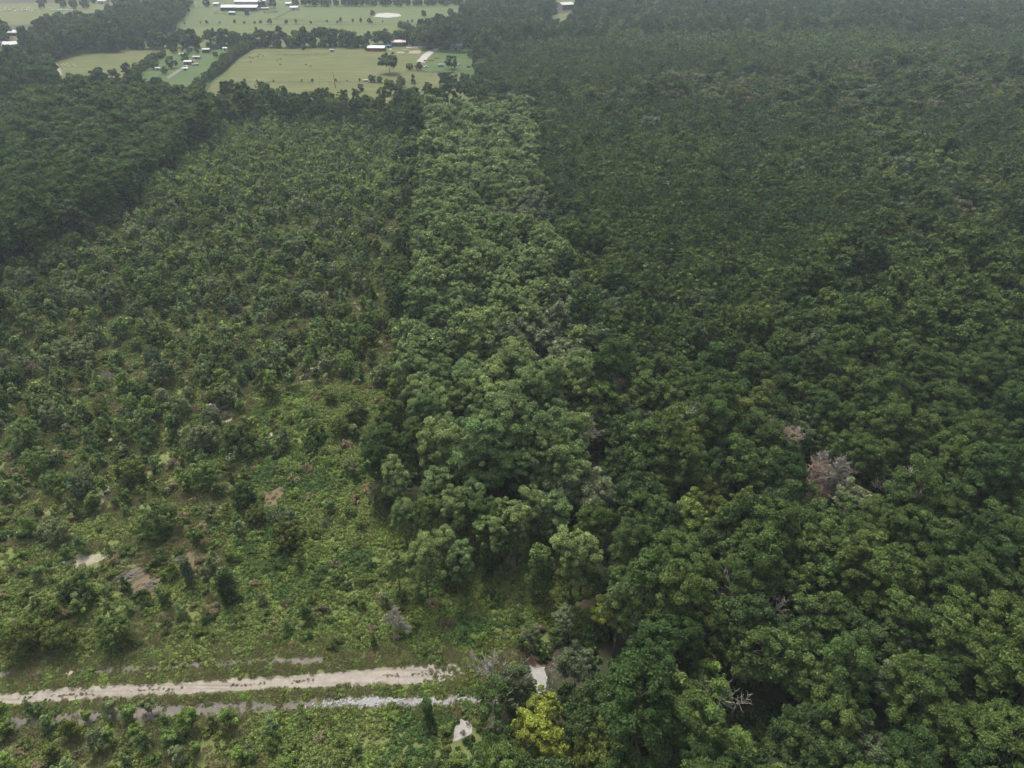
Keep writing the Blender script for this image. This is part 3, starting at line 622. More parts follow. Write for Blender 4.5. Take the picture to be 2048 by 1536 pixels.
line([(325, 110), (360, 106), (400, 108)], 7, (5, 8), ['bushy', 'sapling'], 'behind the homestead', 2, ['br_mid'])
line([(590, 12.5), (760, 12), (930, 12)], 9, (9, 15), ['bushy'], 'in the farthest tree row', 3, DK)
line([(590, 9), (760, 8.5), (930, 8.5)], 9, (9, 14), ['bushy'], 'in the farthest tree row', 3, DK)
line([(85, 8), (200, 7), (290, 6)], 12, (9, 14), ['bushy'], 'in the top left tree row', 3, DK)
line([(600, 164), (635, 165)], 6, (2, 4), ['sapling'], 'in the fence line of the big pasture', 1, DK)
line([(655, 164), (740, 165)], 9, (1.5, 3.5), ['sapling'], 'in the fence line of the big pasture', 1, DK)
line([(440, 166), (560, 165)], 10, (1.5, 4), ['sapling'], 'in the fence line of the big pasture', 1, ['br_mid'])
line([(608, 100), (616, 99)], 5, (5, 6), ['bushy'], 'at the left paddock corner', 1, ['br_mid'])
line([(732, 101), (746, 99)], 5, (5, 7), ['bushy'], 'left of the red barn', 1, ['br_mid'])
line([(660, 101), (672, 103)], 5, (3, 5), ['bushy'], 'at the right paddock corner', 1, ['br_mid'])
line([(790, 185), (850, 180), (960, 186), (1000, 190)], 9, (3, 7), ['sapling', 'bushy'], 'in the rough grass below the farm yard', 5, ['br_mid', 'br_bright'])
line([(950, 180), (985, 165), (990, 140), (975, 115)], 6, (8, 13), ['bushy'], 'along the wood edge right of the farm yard', 3, DK + ['br_mid'])
line([(815, 62), (800, 55), (830, 66)], 9, (5, 9), ['bushy'], 'at the bend behind the far sheds', 3, DK)
NROW = len(TREES)

# ------------------------------------------------------------------ the cut-over: young pines, saplings, shrubs, ground cover
NOGO = [ROAD, POND, CREEK, CREEK2]
def nogo(px, py):
    r = np.zeros(px.shape, bool)
    for p in NOGO: r |= inpoly(px, py, p)
    return r
def cutpts(sp, y0=45, y1=520):
    P = gridpts(sp, y0, y1, .45); px, py, d = proj(P[:, 0], P[:, 1], 0)
    ok = inpoly(px, py, CUT) & ~nogo(px, py) & (px > -150) & (px < 1300) & (py < 1850)
    return P[ok], px[ok], py[ok]
P, px, py = cutpts(3.3)
dens = vnoise(P[:, 0], P[:, 1], 14) * .6 + vnoise(P[:, 0] + 90, P[:, 1], 5) * .4
for (x, y), a, b, dn in zip(P, px, py, dens):
    inparcel = a > 1024 - (1160 - b) * -.12 - 280 + 0 and b > 1080 and a < 1200
    r = rng.rand()
    if b > 1300 and b < 1425: continue
    if b < 420:                                    # upper end: dense young pines
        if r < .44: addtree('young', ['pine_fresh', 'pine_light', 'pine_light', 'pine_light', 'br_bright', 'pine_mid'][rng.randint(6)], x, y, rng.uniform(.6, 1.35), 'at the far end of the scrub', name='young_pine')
        elif r < .62: addtree('sapling', ['br_fresh', 'br_bright', 'br_sage', 'br_bright'][rng.randint(4)], x, y, rng.uniform(.7, 1.5), 'at the far end of the scrub')
        elif r < .70: addtree('bushy', ['br_olive', 'br_bright', 'br_mid'][rng.randint(3)], x, y, rng.uniform(.5, .9), 'at the far end of the scrub', name='scrub_tree')
        continue
    lowright = a > 560 - (b - 800) * .25 and b > 780      # vine-covered, few trees
    f = .48 if b < 700 else .42 if b < 1000 else .30
    if a > 750: f *= .5
    if lowright: f *= .3
    if b > 1425: f = .6 if a < 560 else .06
    if r < f * (dn * 1.6):
        q = rng.rand()
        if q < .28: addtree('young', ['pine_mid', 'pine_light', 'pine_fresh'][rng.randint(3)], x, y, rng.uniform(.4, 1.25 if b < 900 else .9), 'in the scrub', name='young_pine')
        elif q < .80 or b > 1100: addtree('sapling', ['br_bright', 'br_fresh', 'br_olive', 'br_sage', 'br_mid', 'br_bright', 'pine_fresh'][rng.randint(7)], x, y, rng.uniform(.4, 1.3 if b < 900 else .95), 'in the scrub')
        else: addtree('bushy', ['br_fresh', 'br_sage', 'br_olive', 'br_mid', 'br_sage', 'br_grey'][rng.randint(6)], x, y, rng.uniform(.42, .85), 'in the scrub', name='scrub_tree')
    elif r > 1 - (.75 if a > 765 and b > 1040 and b < 1260 else .42) * (.5 + dn):
        addtree('shrub', ['br_bright', 'br_mid', 'bramble', 'br_olive', 'bramble', 'br_dark', 'tan'][rng.randint(7)] if rng.rand() < .93 else 'br_brown', x, y, rng.uniform(.5, 1.15), 'in the scrub')

# ------------------------------------------------------------------ split into individuals (the 300 of a kind that show largest) and forest stuff
NAMES = {'bushy': 'broadleaf_tree', 'pine': 'pine_tree', 'plant': 'pine_tree', 'tallpine': 'pine_tree', 'broad': 'broadleaf_tree', 'oak': 'broadleaf_tree', 'column': 'vine_covered_tree', 'young': 'young_pine', 'sapling': 'sapling', 'shrub': 'shrub'}
byname = {}
for t in TREES:
    a, b, d = proj(t['x'], t['y'], KH[t['kind']] * t['s'] * KC[t['kind']]); t['px'], t['py'], t['d'] = float(a), float(b), float(d)
    t['nm'] = t['name'] or NAMES[t['kind']]
    w_ = KW[t['kind']] * t['s'] / t['d']; vis = -10 < t['px'] < 2058 and -5 < t['py'] < 1546
    t['imp'] = (1e6 if t['hand'] else 0) + w_ * 1000 if vis or t['hand'] else -1
    byname.setdefault(t['nm'], []).append(t)
STUFF = {}
INDIV = []
for nm, L in byname.items():
    L.sort(key=lambda t: -t['imp'])
    for i, t in enumerate(L):
        if i < 298 and t['imp'] > 0: INDIV.append(t)
        else: STUFF.setdefault(nm, []).append(t)
def lodof(d, kind):
    if kind in ('young', 'sapling', 'shrub'): return 'hi' if d < 170 else 'mid' if d < 280 else 'lo'
    return 'hi' if d < 200 else 'mid' if d < 330 else 'lo' if d < 640 else 'far'
for nm, L in STUFF.items():
    items = []
    for t in L:
        lod = lodof(t['d'], t['kind']); nv = 6 if lod != 'far' else 4
        items.append((stuffproto(t['kind'], t['v'] % nv, lod, t['tone']), t['x'], t['y'], 0, t['rot'], t['s']))
    lab = {'pine_tree': ('pine_forest', 'closed canopy of countless dark green pines filling the right and far woods', 'forest'),
           'broadleaf_tree': ('broadleaf_forest', 'mass of mixed broadleaf crowns between the pine stands', 'forest'),
           'young_pine': ('young_pine_thicket', 'dense thicket of young pines at the far end of the scrub', 'thicket'),
           'sapling': ('sapling_thicket', 'thicket of young broadleaf saplings across the scrub', 'thicket'),
           'shrub': ('shrub_cover', 'low mixed shrubs scattered over the cut-over ground', 'shrubs'),
           'scrub_tree': ('scrub_tree_cover', 'many more small rounded trees across the scrub', 'thicket'),
           'vine_covered_tree': ('vine_tree_mass', 'vine-covered stems inside the mixed wood', 'forest'),
           'hedgerow_tree': ('far_hedge_mass', 'far hedges and tree rows around the pastures', 'hedge')}[nm]
    scatter(lab[0], items, lab[1], lab[2])

# ------------------------------------------------------------------ labels for the individuals
MARKS = [(1585, 865, 'pinkish dead tree'), (1680, 915, 'grey bare tree'), (1805, 975, 'thin dead snag'), (1070, 1450, 'big yellow tree'),
 (925, 1460, 'small grey pond'), (857, 1410, 'vine-covered post'), (1062, 1360, 'sand bar'), (790, 1352, 'end of the sandy track'), (300, 1384, 'sandy track'),
 (148, 1342, 'orange puddle'), (180, 1118, 'pale sand patch'), (265, 1160, 'brush pile'), (462, 1165, 'dark column tree'), (492, 985, 'lone dark bush'),
 (535, 875, 'sand streak'), (425, 820, 'grey dead shrub'), (625, 740, 'narrow sand trail'), (30, 640, 'tall leaning tree'), (857, 1120, 'front left pine'),
 (1155, 1100, 'big leaning pine'), (1212, 1235, 'small yellow corner tree'), (1368, 1050, 'bright yellow-green tree'), (1545, 960, 'tall pine with wrapped trunk'),
 (1400, 1400, 'round bright green tree'), (1640, 610, 'dark umbrella tree'), (1940, 460, 'yellow-green flat crown'), (1900, 430, 'brown-grey wide crown'),
 (1500, 1190, 'tree with white branches'), (1020, 1350, 'bare-branched grey tree'), (780, 130, 'lone oak'), (750, 98, 'red barn'), (908, 95, 'grey farm house'),
 (870, 88, 'white open shed'), (797, 90, 'long open shed'), (668, 160, 'leaning snag pole'), (480, 20, 'long barn'), (775, 28, 'far pond'), (25, 96, 'blue building'),
 (350, 120, 'homestead'), (110, 125, 'pink dirt lane'), (1135, 14, 'far open-fronted shed'), (1115, 48, 'pale far lane'), (785, 1225, 'pale dead tree'), (1150, 1255, 'spreading grey-green tree'),
 (1015, 1075, 'two bare-trunked pines'), (1255, 860, 'grey dome tree'), (228, 560, 'grey-topped scrub tree'), (600, 1108, 'fallen branch'), (550, 990, 'brown bare spot')]
TONE = {'pine_dark': 'dark green', 'pine_mid': 'mid green', 'pine_olive': 'olive green', 'pine_light': 'light green', 'pine_fresh': 'fresh green', 'br_dark': 'dark green', 'br_grey': 'grey green',
 'br_olive': 'olive', 'br_mid': 'mid green', 'br_bright': 'bright green', 'br_fresh': 'fresh green', 'br_sage': 'sage green', 'br_brown': 'brownish', 'br_yellow': 'yellow', 'br_pale': 'pale grey-green', 'vine': 'deep green',
 'bramble': 'yellow green', 'grass': 'grassy', 'tan': 'tan dry', 'twig': 'brown'}
_o = 'nearest second third fourth fifth sixth seventh eighth ninth tenth eleventh twelfth thirteenth fourteenth fifteenth sixteenth seventeenth eighteenth nineteenth twentieth'.split()
ORD = _o + ['twenty-' + w for w in ['first'] + _o[1:9]] + ['thirtieth'] + ['thirty-' + w for w in ['first'] + _o[1:9]] + ['fortieth'] + ['forty-' + w for w in ['first'] + _o[1:9]]
KW2 = {'pine_tree': 'pine', 'broadleaf_tree': 'broadleaf tree', 'vine_covered_tree': 'vine-covered tree', 'young_pine': 'young pine', 'sapling': 'sapling', 'shrub': 'shrub', 'scrub_tree': 'rounded small tree', 'hedgerow_tree': 'hedgerow tree'}
def side(dx, dy):
    if abs(dx) > 1.6 * abs(dy): return 'left of' if dx < 0 else 'right of'
    if abs(dy) > 1.6 * abs(dx): return 'behind' if dy < 0 else 'in front of'
    return ('behind and left of' if dx < 0 else 'behind and right of') if dy < 0 else ('in front and left of' if dx < 0 else 'in front and right of')
grp = {}
for t in INDIV:
    if t['hand']: continue
    m = min(MARKS, key=lambda m: math.hypot(m[0] - t['px'], (m[1] - t['py']) * 1.3)); dx, dy = t['px'] - m[0], t['py'] - m[1]
    if (('yellow' in m[2]) or True) and math.hypot(dx, dy) < 4: dx += 4
    t['dm'] = math.hypot(dx, dy); t['key'] = (TONE[t['tone']], t['nm'], side(dx, dy), m[2]); grp.setdefault(t['key'], []).append(t)
for k, L in grp.items():
    L.sort(key=lambda t: t['dm'])
    for i, t in enumerate(L):
        t['label'] = '%s %s %s %s the %s' % (ORD[min(i, len(ORD) - 1)], k[0], KW2[k[1]], k[2], k[3])
CATS = {'pine_tree': 'pine tree', 'broadleaf_tree': 'tree', 'vine_covered_tree': 'tree', 'young_pine': 'young pine', 'sapling': 'sapling', 'shrub': 'shrub', 'scrub_tree': 'tree', 'hedgerow_tree': 'tree'}
GRPN = {'pine_tree': 'pines of the woods', 'broadleaf_tree': 'broadleaf trees of the woods', 'vine_covered_tree': 'vine-covered trees', 'young_pine': 'young pines in the scrub', 'sapling': 'saplings in the scrub', 'shrub': 'shrubs in the scrub', 'scrub_tree': 'small rounded trees in the scrub', 'hedgerow_tree': 'trees of the far hedgerows'}
for t in INDIV:
    lod = lodof(t['d'], t['kind']); cm, tm = protos(t['kind'], t['v'] if lod != 'far' else t['v'] % 4, lod)
    root = mk(t['nm'], None, None, (t['x'], t['y'], 0), t['rot'], t['hand'] or t['label'], CATS[t['nm']], GRPN[t['nm']])
    root.scale = (t['s'],) * 3; root.empty_display_size = .3
    c = mk('crown', root, cm); c.material_slots[0].link = 'OBJECT'; c.material_slots[0].material = LM[t['tone']]
    b = mk('trunk' if t['nm'] != 'shrub' else 'stems', root, tm)
    if t['tone'] in ('br_grey', 'br_pale') and t['kind'] in ('broad', 'oak', 'bushy'):
        b.material_slots[0].link = 'OBJECT'; b.material_slots[0].material = PALEBARK

# ------------------------------------------------------------------ ground cover (uncountable)
def cover_proto(kind, v):
    r = np.random.RandomState(v + 40); m = MB()
    if kind in ('bramble', 'vine', 'br_mid', 'br_bright', 'br_olive'):
        n = 9; C = np.stack([r.uniform(-1.2, 1.2, n), r.uniform(-1.2, 1.2, n), r.uniform(.0, .35, n)], 1)
        m.leaves(r, C, .35 + .3 * r.rand(n), .17, .95, .7, var=.2, up=.6, jit=.8)
    else:
        n = 150; a = r.rand(n) * 6.28; rr = 1.25 * np.sqrt(r.rand(n)); x = rr * np.cos(a); y = rr * np.sin(a); h = .3 + .35 * r.rand(n)
        dx = r.randn(n) * .28; dy = r.randn(n) * .28; t = r.rand(n) * 3.14; wx = np.cos(t) * .07; wy = np.sin(t) * .07
        V = np.stack([np.stack([x - wx, y - wy, 0 * x], 1), np.stack([x + wx, y + wy, 0 * x], 1), np.stack([x + dx + wx * .6, y + dy + wy * .6, h], 1), np.stack([x + dx - wx * .6, y + dy - wy * .6, h], 1)], 1).reshape(-1, 3)
        m.quads(V, 0, np.repeat(np.clip(1 + .25 * r.randn(n), .4, 1.7), 4))
    return m.mesh('cover_' + kind, [LM[kind]])
CP = {k: [cover_proto(k, i) for i in range(4)] for k in ('bramble', 'vine', 'br_mid', 'br_bright', 'br_olive', 'grass', 'tan')}
items = []; gitems = []
P, px, py = cutpts(1.55, 45, 330)
kk = np.ones(len(P), bool)
for off in (-.75, .75):
    a_, b_, _d = proj(P[:, 0], P[:, 1] + off, 0); kk &= ~(inpoly(a_, b_, ROAD) | inpoly(a_, b_, POND) | inpoly(a_, b_, CREEK))
P = P[kk]; px = px[kk]; py = py[kk]
n1 = vnoise(P[:, 0], P[:, 1], 9); n2 = vnoise(P[:, 0] + 300, P[:, 1] + 70, 3.5); d2 = inpoly(px, py, D2); d3 = inpoly(px, py, D3); d1 = inpoly(px, py, D1); sds = np.zeros(len(P), bool)
for q_ in SANDS: sds |= inpoly(px, py, q_[2])
for (x, y), a, b, u, v, e, e3, e1, sn in zip(P, px, py, n1, n2, d2, d3, d1, sds):
    if (e or e3) and rng.rand() < (.35 if a < 560 else .55): continue
    if abs(a - 926) < 26 and 1428 < b < 1505: continue
    if e1 and rng.rand() < .86: continue
    if sn:
        if rng.rand() < .45: gitems.append((CP['tan' if rng.rand() < .4 else 'grass'][rng.randint(4)], x, y, 0, rng.rand() * 6.28, rng.uniform(.25, .5)))
        continue
    q = u * .6 + v * .4 + rng.randn() * .05; s = rng.uniform(.6, 1.1) * (.55 if e or e1 or e3 else 1)
    lush = a > 520 - (b - 800) * .2 and 780 < b < 1290 or (b > 1425 and a > 540)
    if lush: k = 'bramble' if q > .56 else 'vine' if q < .3 else 'br_mid' if q < .42 else 'br_bright' if q < .5 else 'br_olive'
    else: k = 'bramble' if q > .60 else 'grass' if q > .42 else 'br_mid' if q < .26 else 'br_olive' if q < .35 else 'tan'
    if 1290 < b < 1425 and rng.rand() < .5: k = ['grass', 'bramble', 'br_bright', 'br_olive'][rng.randint(4)]; s *= .75
    if rng.rand() < (.2 if not lush else .05): continue
    (gitems if k in ('grass', 'tan') else items).append((CP[k][rng.randint(4)], x, y, 0, rng.rand() * 6.28, s))
P, px, py = cutpts(.85, 55, 115); m_ = (py > 1262) & (py < 1450) & (px > -20) & (px < 1040) & ~inpoly(px, py, D1) & ~inpoly(px, py, D2)
for x, y in P[m_]:
    r = rng.rand(); k = 'grass' if r < .5 else 'tan' if r < .66 else None
    if k: gitems.append((CP[k][rng.randint(4)], x, y, 0, rng.rand() * 6.28, rng.uniform(.35, .75)))
    elif r < .92: items.append((CP[['br_olive', 'bramble', 'br_bright'][rng.randint(3)]][rng.randint(4)], x, y, 0, rng.rand() * 6.28, rng.uniform(.25, .5)))
# weeds along the middle of the track and at its crumbling end
for i in range(300):
    f = rng.rand() ** .8; a = -50 + f * 940; mid = np.interp(a, [-50, 0, 230, 560, 760, 930], [1402, 1399, 1384, 1366, 1353, 1345]) + rng.randn() * 1.6
    if vnoise(a, 0, 30) < .5: continue
    x, y, _ = G(a, float(mid)); gitems.append((CP[['grass', 'tan'][rng.randint(2)]][rng.randint(4)], x, y, .04, rng.rand() * 6.28, rng.uniform(.08, .2)))
for i in range(150):
    a = 845 + 115 * rng.rand() ** .6; b = 1332 + 40 * rng.rand(); x, y, _ = G(a, b)
    (items if rng.rand() < .5 else gitems).append((CP[['bramble', 'grass', 'grass'][rng.randint(3)]][rng.randint(4)], x, y, .03, rng.rand() * 6.28, rng.uniform(.12, .4)))
P, px, py = cutpts(2.7, 325, 540); n1 = vnoise(P[:, 0], P[:, 1], 9)
for (x, y), q in zip(P, n1):
    q += rng.randn() * .12; k = 'bramble' if q > .56 else 'grass' if q > .5 else 'br_bright'
    (gitems if k == 'grass' else items).append((CP[k][rng.randint(4)], x, y, 0, rng.rand() * 6.28, rng.uniform(1.1, 1.8)))
scatter('bramble_cover', items, 'low leafy brambles and vines carpeting the cut-over ground', 'ground cover')
scatter('grass_cover', gitems, 'olive and dry tan grass between the shrubs and along the sandy track', 'grass')
# understory below the near woods
items = []
P = gridpts(3.4, 42, 300); px, py, d = proj(P[:, 0], P[:, 1], 2); z = zone_at(px, py)
for (x, y), zz in zip(P, z):
    if zz and not inpoly(*[np.array([v]) for v in proj(x, y, 0)[:2]], CUT)[0] and rng.rand() < .75:
        k = ['vine', 'br_mid', 'br_dark'][rng.randint(3)]; items.append((stuffproto('shrub', rng.randint(4), 'mid', k), x, y, 0, rng.rand() * 6.28, rng.uniform(.7, 1.5)))
scatter('understory', items, 'dark undergrowth below the wood canopy', 'undergrowth')
# white riprap rubble in the ditch
def rockmesh(v):
    r = np.random.RandomState(v); m = MB(); t = (1 + 5 ** .5) / 2
    V = np.array([(-1, t, 0), (1, t, 0), (-1, -t, 0), (1, -t, 0), (0, -1, t), (0, 1, t), (0, -1, -t), (0, 1, -t), (t, 0, -1), (t, 0, 1), (-t, 0, -1), (-t, 0, 1)]) * .1
    V *= (1 + .3 * r.randn(12, 1)) * np.array([1, .8, .6]); m.add(V, [(0, 11, 5), (0, 5, 1), (0, 1, 7), (0, 7, 10), (0, 10, 11), (1, 5, 9), (5, 11, 4), (11, 10, 2), (10, 7, 6), (7, 1, 8), (3, 9, 4), (3, 4, 2), (3, 2, 6), (3, 6, 8), (3, 8, 9), (4, 9, 5), (2, 4, 11), (6, 2, 10), (8, 6, 7), (9, 8, 1)])
    return m.mesh('rock', [plain('rubble_stone', (.27, .265, .26), (.17, .165, .155), 5)])
RK = [rockmesh(i) for i in range(4)]; items = []
for i in range(3800):
    a = 600 + 400 * rng.rand(); f = min(1, max(0, (a - 600) / 130)) if a < 730 else 1
    if rng.rand() > f ** 1.6 * (1 if a > 720 else .5): continue
    if a > 835 and a < 872 and rng.rand() < .5: continue
    b = np.interp(a, [600, 730, 850, 1000], [1412, 1404, 1404, 1396]) + rng.randn() * np.interp(a, [600, 720, 850, 1000], [5, 4.5, 3.6, 3.2])
    x, y, _ = G(a, float(b)); items.append((RK[rng.randint(4)], x, y, .06, rng.rand() * 6.28, rng.uniform(.5, 1.5)))
scatter('rock_rubble', items, 'white broken stones lining the ditch below the sandy track', 'rocks')

# ------------------------------------------------------------------ dead trees and brush
def deadtree(name, px, py, H, spread, seed, mat, label, twig=.035, depth=5, dens=3, cat='dead tree'):
    r = np.random.RandomState(seed); br = MB(); tw = MB(); H *= .95; c0 = G(px, py, H * .95); root = mk(name, None, None, (c0[0], c0[1], 0), 0, label, cat)
    def grow(p, d, L, rad, lv):
        q = p + d * L; m = (p + q) / 2 + Vector(r.randn(3)) * L * .07
        (br if lv < 3 else tw).tube([p, m, q], [rad, rad * .8, rad * .6], 5 if lv < 2 else 3)
        if lv >= depth: return
        for k in range(dens + (2 if lv in (1, 2) else 0)):
            nd = (d + Vector(r.randn(3)) * spread + Vector((0, 0, .12))).normalized()
            grow(p.lerp(q, .55 + .45 * r.rand()), nd, L * (.55 + .25 * r.rand()), max(rad * .55, twig), lv + 1)
    grow(Vector((0, 0, 0)), Vector((.05, 0, 1)).normalized(), H * .42, H * .016, 0)
    mk('branches', root, br.mesh('branches', [mat], True)); mk('twigs', root, tw.mesh('twigs', [mat]))
    return root
deadtree('dead_tree', 1588, 868, 21, .55, 2, PINKWOOD, 'pinkish brown dead tree with a dense fan of dry twigs in the right woods', .06, 6, 3)
deadtree('dead_tree', 1682, 905, 17, .55, 5, DEADWOOD, 'pale grey bare tree with feathery upright twigs right of the pinkish one', .05, 6, 3)
deadtree('dead_tree', 1806, 978, 16, .5, 8, DEADWOOD, 'thin grey dead snag in a dark gap among the right-hand pines', .05, 5, 3)
deadtree('dead_tree', 785, 1225, 6, .6, 9, DEADWOOD, 'pale dead tree at the lower left corner of the central stand', .04, 6, 3)
deadtree('dead_tree', 1018, 1335, 13, .55, 12, DEADWOOD, 'bare whitish branches poking from the grey tree left of the sand bar', .05, 5, 3)
deadtree('dead_tree', 1500, 1190, 19, .6, 14, DEADWOOD, 'white branched half-dead tree in the lower right mixed wood', .06, 5, 3)
deadtree('dead_tree', 1490, 1345, 17, .6, 15, DEADWOOD, 'whitish dead limbs above the dark hollow near the bottom right', .06, 5, 2)
deadtree('dead_tree', 1098, 1300, 10, .6, 16, DEADWOOD, 'small bare tree with pale antler-like branches above the creek', .05, 4, 3)
deadtree('dead_tree', 1165, 820, 18, .5, 17, DEADWOOD, 'bare pale stems at the right edge of the central stand', .05, 5, 3)
deadtree('dead_tree', 1245, 768, 17, .6, 18, PINKWOOD, 'small brown dead crown right of the central stand', .06, 5, 3)
deadtree('dead_shrub', 430, 812, 4, .6, 19, DEADWOOD, 'grey dead shrub on bare ground in the middle of the scrub', .03, 6, 3, 'dead shrub')
deadtree('dead_shrub', 65, 725, 5, .6, 20, PINKWOOD, 'brown dead shrub near the left edge of the scrub', .035, 6, 3, 'dead shrub')
deadtree('dead_shrub', 345, 922, 3, .6, 21, PINKWOOD, 'brown dead brush in the scrub above the large mid green tree', .03, 5, 3, 'dead shrub')
deadtree('dead_shrub', 635, 640, 5, .6, 22, DEADWOOD, 'grey dead shrub above the narrow sand trail', .03, 5, 3, 'dead shrub')
deadtree('dead_shrub', 208, 745, 5, .6, 23, DEADWOOD, 'grey dead shrub in the left scrub', .03, 5, 3, 'dead shrub')
deadtree('dead_shrub', 415, 450, 5, .6, 24, DEADWOOD, 'pale dead shrub under the yellow-topped trees of the upper scrub', .04, 5, 3, 'dead shrub')
deadtree('dead_tree', 1004, 172, 15, .6, 27, DEADWOOD, 'pale dead crown at the wood edge right of the far farm', .12, 5, 3)
deadtree('dead_shrub', 928, 1458, 2.0, .7, 25, PINKWOOD, 'dark little bare shrub standing in the small grey pond', .03, 4, 3, 'dead shrub')
def brush(px, py, R0, n, seed, label):
    r = np.random.RandomState(seed); m = MB(); x0, y0, _ = G(px, py)
    for k in range(n):
        a = r.randn() * .5 + .5; L = R0 * (.35 + .8 * r.rand()); c = r.randn(2) * R0 * .45; z = .15 + .5 * r.rand()
        m.tube([(c[0] - math.cos(a) * L / 2, c[1] - math.sin(a) * L / 2, z), (c[0] + math.cos(a) * L / 2, c[1] + math.sin(a) * L / 2, z + r.randn() * .2)], [.09 * (.5 + r.rand()), .04], 5)
    mk('brush_pile', None, m.mesh('brush', [DEADWOOD], True), (x0, y0, 0), 0, label, 'brush pile')
brush(262, 1150, 2.6, 34, 1, 'pile of grey broken branches on brown ground in the left scrub')
brush(300, 1172, 2.2, 26, 2, 'thin scatter of grey sticks right of the main brush pile')
brush(360, 1122, 1.8, 20, 3, 'small stick pile left of the column tree pair')
brush(424, 1122, 1.6, 16, 4, 'small stick pile right of the grey column tree')
lg = MB(); lg.tube([(-1.6, -.3, .2), (0, .1, .35), (1.5, .5, .3)], [.12, .1, .05], 6); lg.tube([(0, .1, .35), (.6, -.5, .6)], [.06, .03], 5)
mk('fallen_branch', None, lg.mesh('log', [DEADWOOD], True), G(598, 1100), .5, 'pale fallen branch on a brown bare spot in the bright scrub', 'fallen branch')
pl = MB(); pl.tube([(0, 0, 0), (-.2, 0, 6), (-.5, 0, 12.5)], [.32, .22, .1], 7); pl.tube([(-.3, 0, 9), (.3, 0, 10.2)], [.08, .04], 4); pl.tube([(-.45, 0, 11.6), (-1.0, 0, 12.4)], [.06, .03], 4)
mk('snag_pole', None, pl.mesh('snag', [BARK], True), G(671, 176), 0, 'thin dark bare trunk leaning in the big tan pasture', 'dead trunk')

# ------------------------------------------------------------------ buildings and farm things
MW = plain('white_metal', (.32, .32, .32), (.25, .25, .25), .3, .5); MG = plain('grey_metal', (.36, .37, .40), (.28, .29, .31), .3, .5)
MRW = plain('red_wall', (.22, .055, .04), (.17, .045, .035), .5); MDK = plain('dark_opening', (.02, .02, .022), (.03, .03, .03), 1)
MBL = plain('blue_wall', (.05, .16, .35), (.04, .12, .28), .5); MBR = plain('brown_wall', (.18, .12, .08), (.13, .09, .06), .5)
MCR = plain('cream_wall', (.38, .36, .33), (.30, .28, .26), .5); MSH = plain('shingle', (.16, .16, .18), (.12, .12, .13), .8)
MPK = plain('pink_roof', (.38, .30, .28), (.32, .25, .23), .4, .6); MWD = plain('fence_wood', (.16, .14, .12), (.10, .09, .08), 1)
MTY = plain('rubber', (.02, .02, .02)); MGL = plain('glass_dark', (.03, .04, .05), None, 1, .1, 0, .6)
def part(n, root, mb, mat): return mk(n, root, mb.mesh(n, [mat]))
def building(px, py, w_, d_, h_, label, wall, roof, rot=0, openf=False, ridge=.18, name='barn', windows=3, cat=None, door=True):
    root = mk(name, None, None, G(px, py), rot, label, cat or name.replace('_', ' '))
    x, y = w_ / 2, d_; rh = ridge * d_; ov = .4
    m = MB()
    if openf:                                     # posts, back and end walls, open front
        m.box(-x, x, y - .15, y, 0, h_); m.box(-x, -x + .15, 0, y - .153, 0, h_); m.box(x - .15, x, 0, y - .153, 0, h_)
        part('wall', root, m, wall); n = max(2, int(w_ / 4.5))
        for k in range(n + 1):
            q = MB(); xx = -x + .12 + (w_ - .24) * k / n; q.box(xx - .1, xx + .1, -.12, .1, 0, h_ - .02); part('post', root, q, MWD)
    else:
        m.box(-x, x, 0, y, 0, h_)
        m.add([(-x, 0, h_), (-x, y, h_), (-x, y / 2, h_ + rh * .97)], [(0, 1, 2)]); m.add([(x, 0, h_), (x, y, h_), (x, y / 2, h_ + rh * .97)], [(0, 2, 1)])
        part('wall', root, m, wall)
        if door: q = MB(); q.box(-.9, .9, -.06, -.003, 0, min(2.3, h_ - .2)); part('door', root, q, MDK)
        for k in range(windows):
            for sgn in (-1, 1):
                xx = sgn * (1.9 + (x - 2.6) * (k + .5) / windows)
                if abs(xx) > x - .6: continue
                q = MB(); q.box(xx - .5, xx + .5, -.05, -.003, h_ * .42, h_ * .8); f = part('window', root, q, MW)
                q = MB(); q.box(xx - .4, xx + .4, -.08, -.052, h_ * .46, h_ * .76); part('pane', f, q, MGL)
    m = MB(); e = ridge * ov * 2; t = .12
    for s0, s1 in ((-ov, y / 2), (y + ov, y / 2)):
        V = [(-x - ov, s0, h_ - e + .02), (x + ov, s0, h_ - e + .02), (x + ov, s1, h_ + rh + .02), (-x - ov, s1, h_ + rh + .02)]
        V += [(a, b, c + t) for a, b, c in V]
        m.add(V, [(0, 3, 2, 1), (4, 5, 6, 7), (0, 1, 5, 4), (1, 2, 6, 5), (2, 3, 7, 6), (3, 0, 4, 7)])
    part('roof', root, m, roof); return root
building(752, 103, 17, 9, 3.2, 'long low red barn with white roof in the big pasture', MRW, MW, R_(-2), windows=1)
building(797, 93, 15, 8, 4.0, 'long open-fronted shed with pale pink roof behind the red barn', MCR, MPK, 0, True, .2, 'shed')
building(867, 91, 12, 9, 4.0, 'white open-sided shed left of the round light tree', MW, MW, R_(3), True, .12, 'shed')
building(912, 100, 10, 9, 3.2, 'grey-roofed farm house behind the round light tree', MCR, MSH, R_(-12), False, .32, 'farm_house', 2)
building(778, 96, 4.2, 3, 2.2, 'tiny blue-roofed shelter between the red barn and open shed', MW, MBL, 0, True, .1, 'shelter')
building(478, 22.5, 50, 16, 4.6, 'very long low barn with pale roof at the top of the photo', MBR, MW, R_(-2), True, .15)
building(500, 13, 44, 40, 6, 'wide white-roofed hall behind the long barn', MW, MW, 0, False, .10, 'hall', 3)
building(464, 30, 8, 7, 3, 'small white-roofed shelter in front of the long barn', MW, MW, 0, True, .12, 'shelter')
